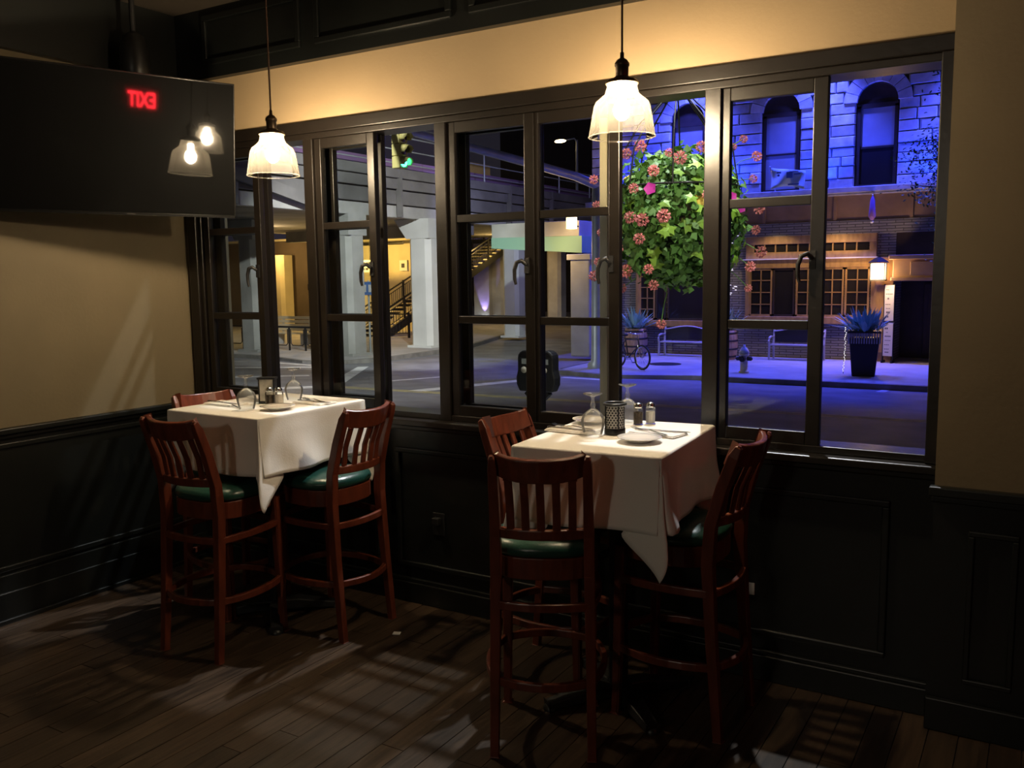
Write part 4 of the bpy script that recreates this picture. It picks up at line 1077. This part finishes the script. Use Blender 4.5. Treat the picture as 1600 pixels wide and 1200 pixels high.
for x0, x1, z0, z1 in ((-.65,-.35,.32,.45),(-.30,-.05,.32,.45),(0,.22,.32,.45),(-.4,-.1,.10,.2),(-.05,.12,.10,.2)): b.box(x0,x1,-.026,-.021,z0,z1)
obj('print', b, signt, bd)
obj('hanger', MB().cyl((-.5,0,.55),(-.5,0,1.82),.012).cyl((.2,0,.55),(.2,0,1.82),.012), blackm, hs)
# stairs
sr = thing('staircase', 'iron staircase rising under the viaduct with black railings, lit yellow', 'staircase', (-20.4,26.2,WALK))
N = 24; rise = 4.1/N; run = 10.4/N
def sy(z): return 26.2+(z-WALK)/4.1*10.4
for xs in (-21.6,-20.2):
    wobj('stringer', MB().prism([(26.2,WALK),(26.9,WALK),(36.9,3.05),(36.9,3.35),(26.2,WALK+.12)], xs-.05, xs+.05, 'x') , steel if False else blackm, sr)
for k in range(N):
    z = WALK+rise*(k+1); y = 26.2+run*k
    wobj('step', MB().box(-21.55,-20.25,y,y+run+.03,z-.05,z), wallyel, sr)
for xs in (-21.6,-20.2):
    rl = wobj('handrail', MB().bar((xs,26.1,WALK+1.0),(xs,36.9,WALK+1.0+4.2),.06,.06).bar((xs,26.1,WALK+.82),(xs,36.9,WALK+.82+4.2),.03,.03).bar((xs,26.1,WALK+.2),(xs,36.9,WALK+.2+4.2),.03,.03), blackm, sr)
    for k in range(7):
        y = 26.1+1.75*k; z = WALK+(y-26.1)*4.2/10.8; wobj('newel_post', MB().box(xs-.04,xs+.04,y-.04,y+.04,max(z-.05,WALK),z+1.06), blackm, rl)
    b = MB()
    for k in range(72):
        y = 26.2+.148*k; z = WALK+(y-26.1)*4.2/10.8; b.box(xs-.01,xs+.01,y-.01,y+.01,z+.2,z+.82)
    o = wobj('balusters', b, blackm, rl); o['kind'] = 'stuff'
lr = thing('landing_railing', 'short black railing at the foot of the stairs', 'railing', (-19.6,26,WALK))
wobj('rails', MB().bar((-20.1,25.9,.15),(-18.7,26.2,.15),.05,.05).bar((-20.1,25.9,-.65),(-18.7,26.2,-.65),.03,.03), blackm, lr)
for q in (0,1): wobj('post', MB().box(-20.14+1.4*q,-20.06+1.4*q,25.86+.3*q,25.94+.3*q,WALK,.22), blackm, lr)
b = MB()
for k in range(10): x = -20.1+.14*k; b.cyl((x,25.9+.03*k,-.65),(x,25.9+.03*k,.15),.012,n=5)
o = wobj('balusters', b, blackm, lr); o['kind'] = 'stuff'
# bench under the viaduct and black loop fence
t = thing('slatted_bench', 'long pale slatted bench behind the black loop fence', 'bench', (-20.2,21.4,WALK))
for k in range(4): obj('back_slat', MB().box(-1.7,1.7,.42+.02*k,.46+.02*k,.52+.15*k,.63+.15*k), wallyel, t)
for k in range(4): obj('seat_slat', MB().box(-1.7,1.7,-.02+.11*k,.07+.11*k,.42,.46), wallyel, t)
for x in (-1.4,0,1.4): obj('leg', MB().box(x-.04,x+.04,.0,.44,0,.42).bar((x,.44,0),(x,.52,1.05),.08,.05), conc, t)
t = thing('loop_fence', 'low black loop fence at the kerb under the viaduct', 'fence', (-19.5,19.4,WALK))
for k in range(8):
    x = -3.2+.78*k
    obj('post', MB().box(x-.025,x+.025,-.025,.025,0,.86), blackm, t)
    obj('loop', MB().tube([(x+.08,0,.76),(x+.08,0,.25),(x+.16,0,.18),(x+.62,0,.18),(x+.70,0,.25),(x+.70,0,.76)],.018,6), blackm, t)
obj('top_rail', MB().box(-3.22,3.06,-.03,.03,.80,.87), blackm, t)
t = thing('street_sign', 'blue street sign on a thin post in front of the underpass', 'sign', (-15.5,19.9,WALK))
obj('post', MB().cyl((0,0,0),(0,0,2.45),.035), galv, t)
bd = obj('plate', MB().box(-.28,.28,-.06,-.045,1.95,2.4), signb, t)
obj('symbol', MB().box(-.2,-.05,-.064,-.0605,2.05,2.3).box(.05,.2,-.064,-.0605,2.05,2.3), signw, bd)
# traffic mast with signal
tm = thing('traffic_mast', 'grey traffic signal mast with long curved arm over the road', 'signal mast', (-6.17,18.3,WALK))
wobj('pole', MB().lathe([(.24,0),(.24,.12),(.15,.2),(.13,2.5),(.11,5.1)], (-6.17,18.3,WALK), 16), galv, tm)
wobj('arm', MB().tube([(-6.17,18.3,4.05),(-6.35,17.4,4.22),(-6.6,15.8,4.36),(-7.05,13.4,4.58),(-7.5,11.0,4.78),(-7.7,9.8,4.84)],[.12,.11,.105,.095,.085,.08],12), galv, tm)
sgx = thing('traffic_signal', 'yellow three-lamp traffic signal showing green, hung from the mast arm', 'traffic light', (-7.3,11.35,3.90), R(-6))
obj('hanger', MB().cyl((0,0,.78),(0,0,.92),.02), galv, sgx)
for k, m in enumerate((greenlit, lensoff, lensoff)):
    z = .125+.25*k
    h = obj('lamp_housing', MB().box(-.12,.10,-.125,.125,z-.12,z+.12), yelbox, sgx, .015)
    obj('lens', MB().lathe([(.095,0),(.09,.012),(.05,.028),(.001,.034)], (.101,0,z), 18, (1,0,0)), m, h)
    b = MB(); vs = []
    for j in range(13):
        a = -.45+(PI+.9)*j/12; ln_ = .19*(1 if .2 < a < PI-.2 else .7)
        for x, r in ((.10,.112),(.10+ln_,.110-.006)): vs.append((x, r*math.cos(a), z+r*math.sin(a)-.03*(x-.10)/.19))
    b.add(vs, [(2*j,2*j+1,2*j+3,2*j+2) for j in range(12)], True)
    v_ = obj('visor', b, yelbox, h); v_.modifiers.new('thick','SOLIDIFY').thickness = .006
# corner awning with its column
aw = thing('corner_awning', 'white and green awning on a column at the stone building corner', 'awning', (-9,21.6,WALK))
wobj('column', MB().box(-8.42,-7.75,21.1,21.7,WALK,2.32), conc, aw, .05)
wobj('capital', MB().box(-8.5,-7.68,21.02,21.78,2.14,2.32), conc, aw, .02)
wobj('white_valance', MB().box(-11.4,-8.2,21.3,23.05,2.86,3.36), conc, aw, .02)
wobj('green_stripe', MB().add([(-11.4,21.28,2.58),(-8.1,21.28,2.36),(-8.1,21.28,2.88),(-11.4,21.28,2.92),(-11.4,23.05,2.58),(-8.1,23.05,2.36),(-8.1,23.05,2.88),(-11.4,23.05,2.92)],[(0,1,2,3),(7,6,5,4),(0,4,5,1),(3,2,6,7),(0,3,7,4),(1,5,6,2)]), greenpan, aw)
cl = thing('corner_lantern', 'small glowing lamp at the corner of the stone building', 'lantern', (-8.25,20.9,3.05))
obj('glass', MB().box(-.12,.12,-.12,.12,.03,.38), lanternm, cl); obj('roof', MB().lathe([(.2,.38),(.16,.44),(.03,.52)], n=4, smooth=False), ironm, cl)
obj('bracket', MB().box(-.03,.03,.12,.42,.1,.14), ironm, cl)
# violet flood lit wall, far backdrop
tag(obj('violet_lit_pillar', MB().box(-23.2,-22.2,38.0,39.0,WALK,3.5), conc), 'pillar floodlit violet seen below the stairs', 'pillar')
fx = thing('flood_lamp', 'small bright floodlight at the foot of the violet-lit pillar', 'floodlight', (-22.5,37.5,WALK))
obj('housing', MB().box(-.2,.2,-.1,.1,.0,.3), blackm, fx); obj('lens', MB().box(-.16,.16,.1,.12,.04,.26), whiteglow, fx)
tag(obj('distant_building', MB().box(-40,-6,62,66,WALK,9).box(-30,-17,52,56,WALK,13.5).prism([(-31,13.5),(-16,13.5),(-23.5,16)],51.5,56.5,'y'), ceilm), 'dark building far down the side street', 'building')
sl2 = thing('lit_street_lamp', 'distant glowing sodium street lamp above the viaduct', 'street lamp', (-18.2,40,-.97))
obj('pole', MB().cyl((.3,.3,5.87),(.3,.3,9.9),.09,.06), galv, sl2); obj('arm', MB().tube([(.3,.3,9.8),(.2,.2,9.98),(-.3,0,9.9)],.04,6), galv, sl2)
obj('lamp_head', MB().ball((-.55,0,9.88),.25,10,6,(1.4,.7,.35)), lampglow, sl2)
tag(obj('lit_window', MB().box(-20.0,-18.8,51.6,52.02,9.0,9.9), mat('lit_far_window',(1,.7,.3),.5,emit=(1,.55,.2),estr=.5)), 'small amber window on the far dark building', 'window')
# tree on the right
tr_ = thing('street_tree', 'dark leafy tree at the right in front of the stone building', 'tree', (2.9,19.6,WALK))
obj('trunk', MB().tube([(0,0,0),(.03,0,1.5),(-.04,.05,3.2),(-.20,.0,5.4)],[.13,.11,.09,.05],10), barkm, tr_)
rr = random.Random(31); br = MB()
tips = []
for k in range(40):
    a = rr.uniform(0,2*PI); zz = rr.uniform(2.3,5.4); p = Vector((-.04-.05*(zz-3),0,zz)); L = rr.uniform(.9,2.3); el = rr.uniform(.2,1.1)
    d = Vector((math.cos(a)*math.cos(el),math.sin(a)*math.cos(el),math.sin(el))); e = p+d*L+Vector((0,0,-.1)); m_ = p+d*L*.5+Vector((0,0,.12))
    br.tube([p,m_,e],[.03,.02,.008],5); tips += [m_+(e-m_)*q for q in (0,.25,.5,.75,1.0)]+[p+(m_-p)*.7]
obj('branches', br, barkm, tr_)
b = MB()
for tpt in tips:
    for k in range(34):
        p = tpt+Vector((rr.gauss(0,.22),rr.gauss(0,.22),rr.gauss(0,.20))); s_ = rr.uniform(.03,.06)
        d = Vector((rr.uniform(-1,1),rr.uniform(-1,1),rr.uniform(-.6,.6))).normalized(); e = d.orthogonal().normalized()
        b.add([p,p+d*s_+e*s_*.5,p+d*s_*2,p+d*s_-e*s_*.5],[(0,1,2,3)])
o = obj('foliage', b, leafd, tr_); o['kind'] = 'stuff'
# fairy lights on the stone pier
fl_ = thing('fairy_lights', 'sparkling white fairy lights strung down the stone pier beside the flowers', 'string lights', (-3.95,22.95,.9))
b = MB(); rr = random.Random(8)
for k in range(34): b.obox((rr.uniform(-.22,.22), rr.uniform(-.04,.04), rr.uniform(.0,1.9)), (.05,.03,.022), rr.uniform(-.5,.5))
o = obj('bulbs', b, tinybulb, fl_); o['kind'] = 'stuff'
obj('wire', MB().tube([(rr.uniform(-.12,.12),.02,1.9-.1*k) for k in range(20)],.006,4), blackm, fl_)
